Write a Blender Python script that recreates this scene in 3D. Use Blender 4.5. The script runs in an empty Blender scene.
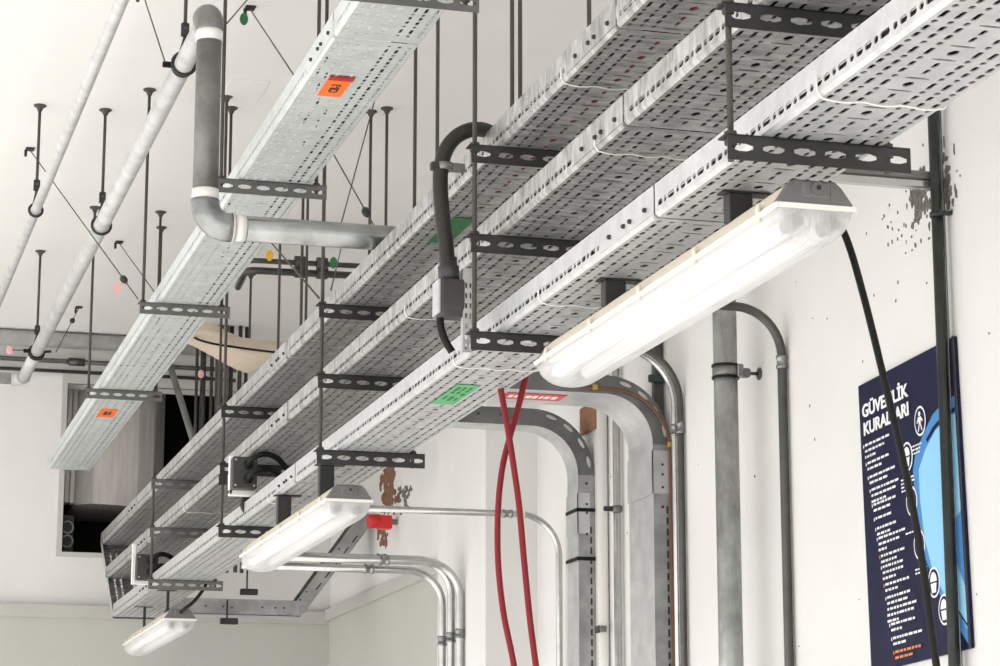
import bpy, math, random
from mathutils import Vector, Matrix
random.seed(7)
PI = math.pi
S = bpy.context.scene
COL = S.collection

# ------------------------------------------------------------------ camera (at the origin of the place; floor is 1.5 m below)
F_PX = 2430.0; YAW = .27575; PITCH = .20941
_cy, _sy, _cp, _sp = math.cos(YAW), math.sin(YAW), math.cos(PITCH), math.sin(PITCH)
FW = Vector((_sy*_cp, _cy*_cp, _sp)); RT = Vector((_cy, -_sy, 0)); UP = RT.cross(FW)
cam_d = bpy.data.cameras.new('camera'); cam = bpy.data.objects.new('camera', cam_d); COL.objects.link(cam)
cam_d.sensor_width = 36; cam_d.lens = F_PX*36/1000; cam_d.clip_start = .05; cam_d.clip_end = 200
m = Matrix.Identity(4)
for i in range(3):
    m[i][0] = RT[i]; m[i][1] = UP[i]; m[i][2] = -FW[i]
cam.matrix_world = m
S.camera = cam

def at(u, v, X=None, Y=None, Z=None):
    """point seen at photo position (u, v) on a known plane of the room"""
    r = RT*((u-500)/F_PX) + UP*((333-v)/F_PX) + FW
    k = X/r.x if X is not None else (Y/r.y if Y is not None else Z/r.z)
    return r*k

# ------------------------------------------------------------------ materials
def mat(name, col, rough=.5, metal=0., bump=0., bscale=60., var=0., vscale=8., col2=None, stretch=None, spec=.5):
    M = bpy.data.materials.new(name); M.use_nodes = True
    nt = M.node_tree; b = nt.nodes['Principled BSDF']
    b.inputs['Roughness'].default_value = rough; b.inputs['Metallic'].default_value = metal
    b.inputs['Specular IOR Level'].default_value = spec
    b.inputs['Base Color'].default_value = (*col, 1)
    if var or bump or col2:
        tc = nt.nodes.new('ShaderNodeTexCoord'); mp = nt.nodes.new('ShaderNodeMapping')
        nt.links.new(tc.outputs['Object'], mp.inputs['Vector'])
        if stretch: mp.inputs['Scale'].default_value = stretch
    if var or col2:
        n = nt.nodes.new('ShaderNodeTexNoise'); n.inputs['Scale'].default_value = vscale; n.inputs['Detail'].default_value = 6
        n.inputs['Roughness'].default_value = .65
        nt.links.new(mp.outputs['Vector'], n.inputs['Vector'])
        r = nt.nodes.new('ShaderNodeValToRGB')
        c2 = col2 or tuple(max(0, c*(1-var)) for c in col)
        r.color_ramp.elements[0].position = .32; r.color_ramp.elements[0].color = (*c2, 1)
        r.color_ramp.elements[1].position = .68; r.color_ramp.elements[1].color = (*col, 1)
        nt.links.new(n.outputs['Fac'], r.inputs['Fac']); nt.links.new(r.outputs['Color'], b.inputs['Base Color'])
    if bump:
        n2 = nt.nodes.new('ShaderNodeTexNoise'); n2.inputs['Scale'].default_value = bscale; n2.inputs['Detail'].default_value = 5
        nt.links.new(mp.outputs['Vector'], n2.inputs['Vector'])
        bp = nt.nodes.new('ShaderNodeBump'); bp.inputs['Strength'].default_value = bump; bp.inputs['Distance'].default_value = .01
        nt.links.new(n2.outputs['Fac'], bp.inputs['Height']); nt.links.new(bp.outputs['Normal'], b.inputs['Normal'])
    return M

def wall_material():
    M = mat('white_wall_paint', (.74, .732, .72), .85, bump=.25, bscale=14, spec=.2)
    nt = M.node_tree; b = nt.nodes['Principled BSDF']
    tc = nt.nodes.new('ShaderNodeTexCoord')
    n = nt.nodes.new('ShaderNodeTexNoise'); n.inputs['Scale'].default_value = 9; n.inputs['Detail'].default_value = 9; n.inputs['Roughness'].default_value = .7
    nt.links.new(tc.outputs['Object'], n.inputs['Vector'])
    r = nt.nodes.new('ShaderNodeValToRGB')
    r.color_ramp.elements[0].position = .22; r.color_ramp.elements[0].color = (.42, .36, .31, 1)
    r.color_ramp.elements[1].position = .31; r.color_ramp.elements[1].color = (.74, .732, .72, 1)
    nt.links.new(n.outputs['Fac'], r.inputs['Fac'])
    # large faint patches of repainting
    n3 = nt.nodes.new('ShaderNodeTexNoise'); n3.inputs['Scale'].default_value = 1.6; n3.inputs['Detail'].default_value = 3
    nt.links.new(tc.outputs['Object'], n3.inputs['Vector'])
    r3 = nt.nodes.new('ShaderNodeValToRGB')
    r3.color_ramp.elements[0].position = .35; r3.color_ramp.elements[0].color = (.93, .925, .92, 1)
    r3.color_ramp.elements[1].position = .6; r3.color_ramp.elements[1].color = (1, 1, 1, 1)
    nt.links.new(n3.outputs['Fac'], r3.inputs['Fac'])
    mx = nt.nodes.new('ShaderNodeMix'); mx.data_type = 'RGBA'; mx.blend_type = 'MULTIPLY'; mx.inputs[0].default_value = 1
    nt.links.new(r.outputs['Color'], mx.inputs[6]); nt.links.new(r3.outputs['Color'], mx.inputs[7])
    nt.links.new(mx.outputs[2], b.inputs['Base Color'])
    return M

M_WALL = wall_material()
M_CEIL = mat('ceiling_paint', (.80, .785, .765), .9, bump=.15, bscale=5, var=.05, vscale=1.2, spec=.2)
M_DADO = mat('grey_green_dado_paint', (.51, .51, .475), .6, var=.06, vscale=2)
M_LEDGE = mat('ledge_paint', (.50, .49, .46), .6, var=.08, vscale=3)
M_FLOOR = mat('screed_floor', (.62, .61, .59), .7, var=.1, vscale=2)
M_DARKREC = mat('unlit_black_recess', (.018, .017, .016), .9)  # near-black colour paints in the darkness of the deep recess
M_DUCT = mat('duct_sheet', (.72, .68, .65), .6, var=.25, vscale=5, stretch=(6, 6, .6))
M_GALV = mat('galvanised_sheet', (.60, .61, .62), .42, .55, var=.22, vscale=26, bump=.04, bscale=40)
M_GALVW = mat('shade_streaked_galvanised_sheet', (.58, .58, .575), .42, .55, var=.62, vscale=13, stretch=(1.2, 3.5, 1), bump=.05, bscale=30)  # dark streaks put uneven lighting and reflections into the sheet colour
M_GALVD = mat('whitish_galvanised_sheet', (.66, .69, .69), .5, .4, var=.2, vscale=14)
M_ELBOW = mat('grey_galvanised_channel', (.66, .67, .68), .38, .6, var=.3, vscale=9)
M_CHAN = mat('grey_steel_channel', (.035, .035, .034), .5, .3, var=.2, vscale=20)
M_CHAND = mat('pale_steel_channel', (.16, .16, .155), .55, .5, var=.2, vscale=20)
M_ROD = mat('threaded_steel', (.10, .094, .08), .55, .6, bump=.6, bscale=400)
M_PIPE = mat('galvanised_pipe', (.36, .37, .37), .26, .8, var=.5, vscale=9)
M_PIPED = mat('dull_galvanised_pipe', (.24, .24, .23), .42, .5, var=.5, vscale=9)
M_PIPEW = mat('whitewashed_pipe', (.60, .605, .60), .5, .25, var=.3, vscale=14)
M_COND = mat('steel_conduit', (.58, .58, .57), .22, .85, var=.25, vscale=8)
M_CONDD = mat('dark_steel_conduit', (.10, .10, .097), .4, .75, var=.3, vscale=8)
M_POST = mat('dark_post_steel', (.035, .04, .036), .42, .4, var=.4, vscale=12)
M_BLACK = mat('black_rubber', (.006, .006, .0055), .55, spec=.25)
M_BRONZE = mat('grey_brown_hose', (.028, .026, .022), .5, .2, spec=.3)
M_RED = mat('red_cable_jacket', (.20, .008, .016), .5, spec=.3)
M_REDP = mat('red_plastic', (.62, .02, .02), .4)
M_WHITEP = mat('white_plastic', (.80, .79, .76), .45)
M_CREAM = mat('cream_polyester_housing', (.66, .60, .50), .55)
M_CAP = mat('grey_polyester_cap', (.15, .15, .145), .55, var=.1)
M_ORANGE = mat('orange_label', (.95, .17, .01), .5)
M_ORANGED = mat('dark_red_label_edge', (.40, .015, .01), .5)
M_GREEN = mat('green_label', (.10, .45, .17), .5, var=.25, vscale=40)
M_GREEND = mat('dark_green_label', (.02, .17, .05), .5, var=.2, vscale=40)
M_INK = mat('dark_ink', (.02, .02, .02), .6)
M_PINK = mat('pink_tag', (.80, .42, .40), .5)
M_BEIGE = mat('beige_insulation_sheet', (.74, .63, .50), .7, var=.08, vscale=6)
M_RUST = mat('exposed_brick_and_rust', (.30, .14, .085), .9, var=.6, vscale=30, bump=.6, bscale=50)
M_MORTAR = mat('grey_mortar_smear', (.22, .20, .18), .95, var=.6, vscale=30, bump=.8, bscale=60)
M_WOOD = mat('brown_wood_block', (.36, .16, .08), .7, var=.4, vscale=14, stretch=(1, 1, 4))
M_NAVY = mat('navy_poster_print', (.006, .007, .045), .5, var=.4, vscale=9, spec=.2)
M_BLUE = mat('mid_blue_poster_print', (.06, .24, .56), .45, spec=.3)
M_LIGHTB = mat('light_blue_poster_print', (.27, .58, .84), .45, spec=.3)
M_PRINTW = mat('white_print', (.86, .87, .88), .5)
M_PRINTO = mat('orange_print', (.80, .25, .08), .5)
M_BOX = mat('grey_junction_box', (.06, .06, .06), .5, .3, var=.3, vscale=15)
M_YELLOW = mat('yellow_tag', (.85, .45, .03), .5)
M_BRASS = mat('brass_clip', (.50, .33, .06), .4, .6)
M_BROWNW = mat('brown_wire', (.16, .06, .025), .5)
M_FLANGE = mat('shaded_galvanised_flange', (.20, .205, .205), .45, .5, var=.45, vscale=12)  # same metal as the web, with the flange's shade put into the colour

M_FLANGE2 = mat('half_shaded_galvanised_flange', (.42, .425, .43), .45, .55, var=.4, vscale=12)  # lighter copy of the flange metal, with less shade painted in

M_LENS = bpy.data.materials.new('clear_ribbed_diffuser'); M_LENS.use_nodes = True
nt = M_LENS.node_tree; nt.nodes.clear()
o_ = nt.nodes.new('ShaderNodeOutputMaterial')
tr = nt.nodes.new('ShaderNodeBsdfTransparent'); tl = nt.nodes.new('ShaderNodeBsdfTranslucent'); df = nt.nodes.new('ShaderNodeBsdfPrincipled')
tr.inputs[0].default_value = (1, 1, 1, 1); tl.inputs[0].default_value = (.95, .95, .95, 1)
df.inputs['Base Color'].default_value = (.80, .80, .82, 1); df.inputs['Roughness'].default_value = .25
m1 = nt.nodes.new('ShaderNodeMixShader'); m2 = nt.nodes.new('ShaderNodeMixShader')
m1.inputs[0].default_value = .45; m2.inputs[0].default_value = .32
nt.links.new(df.outputs[0], m1.inputs[1]); nt.links.new(tl.outputs[0], m1.inputs[2])
nt.links.new(m1.outputs[0], m2.inputs[1]); nt.links.new(tr.outputs[0], m2.inputs[2]); nt.links.new(m2.outputs[0], o_.inputs[0])
tc = nt.nodes.new('ShaderNodeTexCoord'); mp = nt.nodes.new('ShaderNodeMapping'); mp.inputs['Scale'].default_value = (90, 1.5, 40)
nn = nt.nodes.new('ShaderNodeTexNoise'); nn.inputs['Scale'].default_value = 1.6; nn.inputs['Detail'].default_value = 2
bp = nt.nodes.new('ShaderNodeBump'); bp.inputs['Strength'].default_value = .8; bp.inputs['Distance'].default_value = .006
nt.links.new(tc.outputs['Object'], mp.inputs[0]); nt.links.new(mp.outputs[0], nn.inputs[0]); nt.links.new(nn.outputs[0], bp.inputs['Height'])
nt.links.new(bp.outputs[0], df.inputs['Normal'])

M_TUBE = bpy.data.materials.new('lit_fluorescent_tube'); M_TUBE.use_nodes = True
b = M_TUBE.node_tree.nodes['Principled BSDF']; b.inputs['Base Color'].default_value = (.9, .9, .9, 1)
b.inputs['Emission Color'].default_value = (1, .985, .96, 1); b.inputs['Emission Strength'].default_value = .28

# ------------------------------------------------------------------ mesh builder
class MB:
    def __init__(s): s.v = []; s.f = []; s.m = []; s.sm = []
    def add(s, vs, fs, mi=0, smooth=False):
        b = len(s.v); s.v += [Vector(p) for p in vs]
        for f in fs: s.f.append([b+i for i in f]); s.m.append(mi); s.sm.append(smooth)
        return s
    def quad(s, a, b, c, d, mi=0): return s.add([a, b, c, d], [[0, 1, 2, 3]], mi)
    def box(s, x0, x1, y0, y1, z0, z1, mi=0):
        vs = [(x, y, z) for x in (x0, x1) for y in (y0, y1) for z in (z0, z1)]
        return s.add(vs, [[0, 1, 3, 2], [4, 6, 7, 5], [0, 4, 5, 1], [2, 3, 7, 6], [0, 2, 6, 4], [1, 5, 7, 3]], mi)
    def bbox(s, x0, x1, y0, y1, z0, z1, c=.003, mi=0):
        """box with chamfered edges"""
        xs, ys, zs = (x0, x1), (y0, y1), (z0, z1)
        vs = []; idx = {}
        for i in (0, 1):
            for j in (0, 1):
                for k in (0, 1):
                    sx, sy, sz = (1-2*i)*c, (1-2*j)*c, (1-2*k)*c
                    for a in range(3):
                        p = [xs[i], ys[j], zs[k]]
                        if a != 0: p[0] += sx
                        if a != 1: p[1] += sy
                        if a != 2: p[2] += sz
                        idx[i, j, k, a] = len(vs); vs.append(p)
        fs = []
        R = [(0, 0), (0, 1), (1, 1), (1, 0)]
        for i in (0, 1):
            fs.append([idx[i, j, k, 0] for j, k in R]); fs.append([idx[j, i, k, 1] for j, k in R]); fs.append([idx[j, k, i, 2] for j, k in R])
            for j in (0, 1):
                fs.append([idx[i, j, 0, 0], idx[i, j, 1, 0], idx[i, j, 1, 1], idx[i, j, 0, 1]])
                fs.append([idx[i, 0, j, 0], idx[i, 1, j, 0], idx[i, 1, j, 2], idx[i, 0, j, 2]])
                fs.append([idx[0, i, j, 1], idx[1, i, j, 1], idx[1, i, j, 2], idx[0, i, j, 2]])
                for k in (0, 1): fs.append([idx[i, j, k, a] for a in range(3)])
        return s.add(vs, fs, mi)
    def tube(s, path, r, n=12, caps=True, mi=0, smooth=True):
        P = [Vector(p) for p in path]; rs = r if isinstance(r, (list, tuple)) else [r]*len(P)
        T = []
        for i in range(len(P)):
            a = P[max(i-1, 0)]; c = P[min(i+1, len(P)-1)]
            t = (c-a)
            T.append(t.normalized() if t.length > 1e-9 else (T[-1] if T else Vector((0, 0, 1))))
        ref = Vector((0, 0, 1)) if abs(T[0].z) < .9 else Vector((1, 0, 0))
        u = (ref - T[0]*ref.dot(T[0])).normalized()
        vs = []
        for i, p in enumerate(P):
            u = (u - T[i]*u.dot(T[i])).normalized(); w = T[i].cross(u)
            for k in range(n):
                a = 2*PI*k/n; vs.append(p + (u*math.cos(a)+w*math.sin(a))*rs[i])
        fs = [[i*n+k, i*n+(k+1) % n, (i+1)*n+(k+1) % n, (i+1)*n+k] for i in range(len(P)-1) for k in range(n)]
        s.add(vs, fs, mi, smooth)
        if caps:
            b = len(s.v)-len(vs)
            s.f.append([b+k for k in range(n)][::-1]); s.m.append(mi); s.sm.append(False)
            s.f.append([b+(len(P)-1)*n+k for k in range(n)]); s.m.append(mi); s.sm.append(False)
        return s
    def loft(s, rings, mi=0, closed=True, caps=True, smooth=False):
        n = len(rings[0]); vs = [p for r in rings for p in r]
        fs = []
        for i in range(len(rings)-1):
            for k in range(n if closed else n-1):
                fs.append([i*n+k, i*n+(k+1) % n, (i+1)*n+(k+1) % n, (i+1)*n+k])
        s.add(vs, fs, mi, smooth)
        if caps and closed:
            b = len(s.v)-len(vs)
            s.f.append([b+k for k in range(n)][::-1]); s.m.append(mi); s.sm.append(False)
            s.f.append([b+(len(rings)-1)*n+k for k in range(n)]); s.m.append(mi); s.sm.append(False)
        return s
    def poly(s, pts, off, mi=0):
        """flat polygon extruded by the vector off"""
        off = Vector(off); n = len(pts)
        a = [Vector(p) for p in pts]; c = [p+off for p in a]
        return s.add(a+c, [list(range(n))[::-1], list(range(n, 2*n))] + [[i, (i+1) % n, n+(i+1) % n, n+i] for i in range(n)], mi)
    def sheet(s, o, u, v, L, W, rows, depth, mi=0):
        """flat sheet at o, L along u, W along v; rows = (centre, half band, [(uc, uh, vh, kind)]) of punched holes with walls of the given depth"""
        o, u, v = Vector(o), Vector(u), Vector(v); dn = Vector(depth)
        P = lambda a, b_: o+u*a+v*b_
        pv = 0.
        for vc, hb, hs in rows:
            if vc-hb > pv: s.quad(P(0, pv), P(L, pv), P(L, vc-hb), P(0, vc-hb), mi)
            pu = 0.
            for uc, uh, vh, kind in hs:
                m_ = .001; U0, U1 = uc-uh-m_, uc+uh+m_
                if U0 < pu or U1 > L: continue
                if U0 > pu: s.quad(P(pu, vc-hb), P(U0, vc-hb), P(U0, vc+hb), P(pu, vc+hb), mi)
                if kind == 'star': a = uh*.35; k = vh*.45; t = .8
                else: a = max(uh-vh*.7, uh*.5); k = vh*.45; t = 1
                ho = [(uh, -k), (uh, k), (a, vh), (-a, vh), (-uh, k), (-uh, -k), (-a, -vh), (a, -vh)]
                ou = [(uh+m_, -hb), (uh+m_, hb), (a, hb), (-a, hb), (-uh-m_, hb), (-uh-m_, -hb), (-a, -hb), (a, -hb)]
                vs = [P(uc+x, vc+y) for x, y in ho]; ws = [P(uc+x, vc+y) for x, y in ou]
                s.add(vs+ws+[p+dn for p in vs],
                      [[i, (i+1) % 8, 8+(i+1) % 8, 8+i] for i in range(8)] + [[i, 16+i, 16+(i+1) % 8, (i+1) % 8] for i in range(8)], mi)
                pu = U1
            if pu < L: s.quad(P(pu, vc-hb), P(L, vc-hb), P(L, vc+hb), P(pu, vc+hb), mi)
            pv = vc+hb
        if pv < W: s.quad(P(0, pv), P(L, pv), P(L, W), P(0, W), mi)
        return s
    def mesh(s, name, mats, org=(0, 0, 0)):
        me = bpy.data.meshes.new(name); org = Vector(org)
        me.from_pydata([tuple(p-org) for p in s.v], [], s.f)
        for mm in (mats if isinstance(mats, (list, tuple)) else [mats]): me.materials.append(mm)
        me.polygons.foreach_set('material_index', s.m); me.polygons.foreach_set('use_smooth', s.sm)
        me.update(); return me
    def build(s, name, mats, parent=None, loc=None, label=None):
        if parent is not None: org = world_loc(parent)
        else: org = Vector(loc) if loc is not None else s.base()
        o = bpy.data.objects.new(name, s.mesh(name, mats, org)); COL.objects.link(o)
        if parent is not None: o.parent = parent
        else: o.location = org
        if label: o['label'] = label
        return o
    def base(s):
        xs = [p.x for p in s.v]; ys = [p.y for p in s.v]; zs = [p.z for p in s.v]
        return Vector(((min(xs)+max(xs))/2, (min(ys)+max(ys))/2, min(zs)))

def world_loc(o):
    p = Vector(o.location)
    while o.parent: o = o.parent; p += Vector(o.location)
    return p
def tag(o, label, cat, group=None):
    o['label'] = label; o['category'] = cat
    if group: o['group'] = group
    return o
def thing(name, loc, label, cat, group=None):
    o = bpy.data.objects.new(name, None); COL.objects.link(o); o.location = loc; o.empty_display_size = .05
    return tag(o, label, cat, group)
def struct(o): o['kind'] = 'structure'; return o
def clone(o, parent, wpos, name=None):
    c = o.copy(); COL.objects.link(c); c.parent = parent; c.location = Vector(wpos)-(world_loc(parent) if parent else Vector((0, 0, 0)))
    return c
def bend(p0, p1, p2, r, n=8):
    """points of a fillet of radius r at corner p1"""
    p0, p1, p2 = Vector(p0), Vector(p1), Vector(p2)
    a = (p0-p1).normalized(); c = (p2-p1).normalized(); ang = a.angle(c); d = r/math.tan(ang/2)
    s_, e_ = p1+a*d, p1+c*d; bis = (a+c).normalized(); ctr = p1+bis*(r/math.sin(ang/2))
    va, vb = s_-ctr, e_-ctr; tot = va.angle(vb); out = []
    for i in range(n+1):
        t = i/n; out.append(ctr + (va*math.sin((1-t)*tot)+vb*math.sin(t*tot))/math.sin(tot))
    return out
def route(pts, r, n=8):
    out = [Vector(pts[0])]
    for i in range(1, len(pts)-1): out += bend(pts[i-1], pts[i], pts[i+1], r, n)
    return out+[Vector(pts[-1])]
def smooth_path(pts, n=8):
    P = [Vector(p) for p in pts]; out = []
    for i in range(len(P)-1):
        a = P[max(i-1, 0)]; b_, c = P[i], P[i+1]; d = P[min(i+2, len(P)-1)]
        for k in range(n):
            t = k/n
            out.append(.5*((2*b_)+(c-a)*t+(2*a-5*b_+4*c-d)*t*t+(3*b_-a-3*c+d)*t**3))
    return out+[P[-1]]
def text_mesh(body, size, bold=.018):
    cu = bpy.data.curves.new('lettering', 'FONT'); cu.body = body; cu.size = size; cu.extrude = .0006; cu.offset = size*bold
    o = bpy.data.objects.new('lettering', cu); COL.objects.link(o)
    bpy.context.view_layer.update()
    me = bpy.data.meshes.new_from_object(o.evaluated_get(bpy.context.evaluated_depsgraph_get()))
    bpy.data.objects.remove(o); bpy.data.curves.remove(cu)
    return me

# ------------------------------------------------------------------ the room
XW, YF, ZC, ZF = 2.507, 12.0, 2.51, -1.5
XL, YB = -2.2, -1.0
struct(MB().box(XL, XW+.15, YB, YF+1.4, ZC, ZC+.15).build('ceiling', M_CEIL))
struct(MB().box(-11, XW+.15, -7, YF+.15, ZF-.15, ZF).build('floor', M_FLOOR))  # carried on unseen beyond the open side to bounce light up
struct(MB().box(XW, XW+.15, YB, YF, ZF, ZC).build('wall_right', M_WALL))
ox0, ox1 = 1.163, 2.05; oz0, oz1 = 1.425, 2.265
wf = MB()
wf.box(XL, ox0, YF, YF+.15, ZF, ZC); wf.box(ox1, XW+.15, YF, YF+.15, ZF, ZC)
wf.box(ox0, ox1, YF, YF+.15, ZF, oz0); wf.box(ox0, ox1, YF, YF+.15, oz1, ZC)
struct(wf.build('wall_far', M_WALL))
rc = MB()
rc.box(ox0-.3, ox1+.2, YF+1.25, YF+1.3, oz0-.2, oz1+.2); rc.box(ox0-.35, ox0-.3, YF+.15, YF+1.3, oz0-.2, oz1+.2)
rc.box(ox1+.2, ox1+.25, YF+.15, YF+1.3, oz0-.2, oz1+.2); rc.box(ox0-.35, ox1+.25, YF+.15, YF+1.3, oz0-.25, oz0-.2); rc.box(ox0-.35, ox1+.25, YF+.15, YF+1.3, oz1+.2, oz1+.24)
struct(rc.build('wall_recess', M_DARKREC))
fr = MB()
fr.box(ox0-.026, ox0, YF-.012, YF+.02, oz0-.022, oz1+.05); fr.box(ox0, ox1, YF-.012, YF+.02, oz1, oz1+.05); fr.box(ox0, ox1, YF-.012, YF+.02, oz0-.022, oz0)
struct(fr.build('trim_1', M_LEDGE))
# pilaster on the right wall
px0, py0, py1 = 2.315, 8.37, 9.06
struct(MB().box(px0, XW, py0, py1, ZF, ZC).build('trim_2', M_WALL))
# painted dado with a ledge above it, on the far wall and on the right wall behind the pilaster
struct(MB().box(XL, XW, YF-.012, YF, ZF, 1.10).build('trim_3', M_DADO))
struct(MB().box(XL, XW, YF-.05, YF, 1.10, 1.162).build('trim_4', M_LEDGE))
struct(MB().box(XW-.012, XW, 9.72, YF-.05, ZF, 1.115).build('trim_5', M_DADO))
struct(MB().box(XW-.035, XW, 9.70, YF-.05, 1.115, 1.17).build('trim_6', M_LEDGE))
struct(MB().box(XW-.04, XW, 9.62, 9.70, ZF, 1.17).build('trim_7', M_LEDGE))

# duct and fittings in the opening
t = thing('ventilation_duct', (1.55, 12.45, 1.66), 'grey sheet duct standing inside the dark wall opening', 'duct')
d = MB(); prof = [(1.245, 12.30), (1.33, 12.22), (1.45, 12.24), (1.56, 12.28), (1.66, 12.36), (1.72, 12.5), (1.72, 12.9), (1.245, 12.9)]
d.loft([[(x, y, 1.70) for x, y in prof], [(x, y, 2.33) for x, y in prof]]); d.build('duct_body', M_DUCT, t)
d = MB()
for k, x in enumerate((1.185, 1.215)): d.bbox(x, x+.024, 12.2+k*.03, 12.3, 1.70, 2.33, .004)
d.build('side_rail', M_DUCT, t)
t = thing('cable_gland_plate', (1.21, 12.25, 1.5), 'dark plate with two round pale rings in the lower left of the wall opening', 'plate')
MB().bbox(1.185, 1.25, 12.3, 12.33, 1.45, 1.65, .004).build('plate', M_BOX, t)
for zz in (1.515, 1.585):
    r_ = MB(); r_.tube([(1.218+.027*math.cos(a), 12.292, zz+.03*math.sin(a)) for a in [i*PI/8-2.4 for i in range(13)]], .0045, 6)
    r_.build('ring', M_PIPEW, t)

# wall damage
def blot(u, v, X, w, h, M, name, n=26, seed=1, th=.008):
    R_ = random.Random(seed); pts = []
    for i in range(n):
        a = 2*PI*i/n; k = R_.uniform(.72, 1.12)
        p = at(u, v, X=X); pts.append((X, p.y+math.cos(a)*w*k, p.z+math.sin(a)*h*k))
    b_ = MB().poly(pts, (-th, 0, 0)); o = b_.build(name, M); return struct(o)
R_ = random.Random(5); b_ = MB(); b2_ = MB()
def speck(bb, u, v, w, h):
    p = at(u, v, X=XW); pts = []
    for i in range(9):
        a = i*2*PI/9; k = R_.uniform(.55, 1.25); pts.append((XW, p.y+w*k*math.cos(a), p.z+h*k*math.sin(a)))
    bb.poly(pts, (-.0015-R_.random()*.001, 0, 0))
for k in range(150):
    c_, sx, sy = R_.choice([((917, 205), 4.5, 13), ((944, 180), 5, 16), ((924, 190), 4, 10), ((946, 195), 4, 12)])
    speck(b_, R_.gauss(c_[0], sx), R_.gauss(c_[1], sy), R_.uniform(.003, .011), R_.uniform(.006, .017))
for k in range(46):
    speck(b2_, R_.gauss(912, 22), R_.gauss(225, 38), R_.uniform(.0012, .0032), R_.uniform(.002, .006))
for k in range(26):
    speck(b2_, R_.uniform(560, 1000), R_.uniform(150, 660), R_.uniform(.0008, .002), R_.uniform(.001, .004))
b3_ = MB()
for k in range(110): speck(b3_, R_.gauss(389, 3.5), R_.uniform(462, 511), R_.uniform(.012, .035), R_.uniform(.012, .03))
for k in range(40): speck(b3_, R_.gauss(382, 2.5), R_.uniform(528, 545), R_.uniform(.006, .022), R_.uniform(.008, .02))
for k in range(26): speck(b_, R_.gauss(404, 4), R_.gauss(497, 7), R_.uniform(.01, .03), R_.uniform(.008, .02))
struct(b3_.build('wall_damage', M_RUST))
struct(b_.build('wall_damage', M_MORTAR)); struct(b2_.build('wall_damage', M_MORTAR))
p = at(588, 419, X=XW)
tag(MB().bbox(XW-.012, XW, p.y-.10, p.y+.06, p.z-.05, p.z+.045, .004).build('wooden_block', M_WOOD), 'small brown wooden block set in the wall beside the smaller bent channel', 'block')

# ------------------------------------------------------------------ cable trays
X0 = 1.288                     # left ends of the three stacked brackets
TZ = dict(A=1.460, B=1.265, C=1.056); HY = [3.292, 4.773, 6.364, 7.989, 9.703]
DX, DZ = .9876, 1.771; DYS = [4.712, 6.285, 7.858, 9.456]
PER = .142
PATT = [(.019, .0150), (.048, .0065), (.0735, .0108), (.1025, .0108), (.1285, .0065)]   # long, short, medium, medium, short
def slots(y0, y1, vh, center=False):
    out = []; k0 = int(math.floor(y0/PER)); k = k0
    while k*PER < y1:
        o = k*PER-y0
        if not center:
            for c, h in PATT: out.append((o+c, h, vh, 'slot'))
        else:
            out += [(o+.019, .0115, .0075, 'star'), (o+.048, .0036, .0185, 'slot'), (o+.0735, .0108, vh, 'slot'), (o+.1025, .0108, vh, 'slot'), (o+.132, .0036, .0185, 'slot')]
        k += 1
    return [h for h in out if h[0]-h[1] > .012 and h[0]+h[1] < y1-y0-.012]
W_T = .20; H_T = .058; LIP = .006
def tray_section(x0, z, y0, y1):
    L = y1-y0; b_ = MB()
    wi = W_T-2*LIP
    vs = [.06, .185, .31, .5, .69, .815, .94]
    rows = []
    for i, v_ in enumerate(vs):
        if i == 3: rows.append((v_*wi, .02, slots(y0, y1, .0040, True)))
        else: rows.append((v_*wi, .0055, slots(y0, y1, .0042)))
    b_.sheet((x0+LIP, y0, z), (0, 1, 0), (1, 0, 0), L, wi, rows, (0, 0, .0022))
    for side in (0, 1):
        xs = x0 if side == 0 else x0+W_T; sg = 1 if side == 0 else -1
        b_.sheet((xs, y0, z+LIP), (0, 1, 0), (0, 0, 1), L, H_T-LIP, [(.014, .0062, slots(y0, y1, .0052))], (.002*sg, 0, 0))
        xi = xs+sg*LIP
        b_.quad((xs, y0, z+LIP), (xs, y1, z+LIP), (xi, y1, z), (xi, y0, z))
        b_.quad((xs, y0, z+H_T), (xs, y1, z+H_T), (xs+sg*.008, y1, z+H_T), (xs+sg*.008, y0, z+H_T))
        b_.quad((xs+sg*.008, y0, z+H_T), (xs+sg*.008, y1, z+H_T), (xs+sg*.008, y1, z+H_T-.006), (xs+sg*.008, y0, z+H_T-.006))
    return b_
_bolt = None
def bolt_mesh():
    b_ = MB()
    ring = lambda r, x: [(x, r*math.cos(a), r*math.sin(a)) for a in [i*PI/3 for i in range(6)]]
    b_.loft([ring(.0046, 0), ring(.0046, -.004), ring(.0032, -.006)])
    return b_.mesh('bolt', M_CHAN)
BOLT = bolt_mesh()
def bolt(parent, x, y, z, flip=None):
    o = bpy.data.objects.new('bolt', BOLT); COL.objects.link(o); o.parent = parent
    o.location = Vector((x, y, z))-world_loc(parent)
    if flip: o.rotation_euler = flip
    return o
def make_tray(x0, z, seams, yend, M, label, ystart=1.8):
    t = thing('cable_tray', (x0+W_T/2, ystart, z), label, 'cable tray')
    ys = [ystart]+seams+[yend]
    for a, c in zip(ys[:-1], ys[1:]):
        tray_section(x0, z, a+(.0025 if a != ystart else 0), c-.0025).build('tray_section', M, t)
    for s_ in seams:
        if s_ < ystart: continue
        b_ = MB(); b_.box(x0-.0022, x0-.0002, s_+.001, s_+.30, z+.006, z+H_T-.002)
        b_.box(x0-.0022, x0+.05, s_+.001, s_+.003, z-.0022, z+.006)
        pl = b_.build('splice_plate', M, t)
        for k in (.04, .12, .155, .235): bolt(pl, x0-.0022, s_+k, z+.022)
    return t
TX = X0+.06
trA = make_tray(TX, TZ['A'], [3.987, 7.139, 10.614], 11.96, M_GALVW, 'topmost of the three stacked perforated cable trays, dark underside with red cables in its slots')
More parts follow.
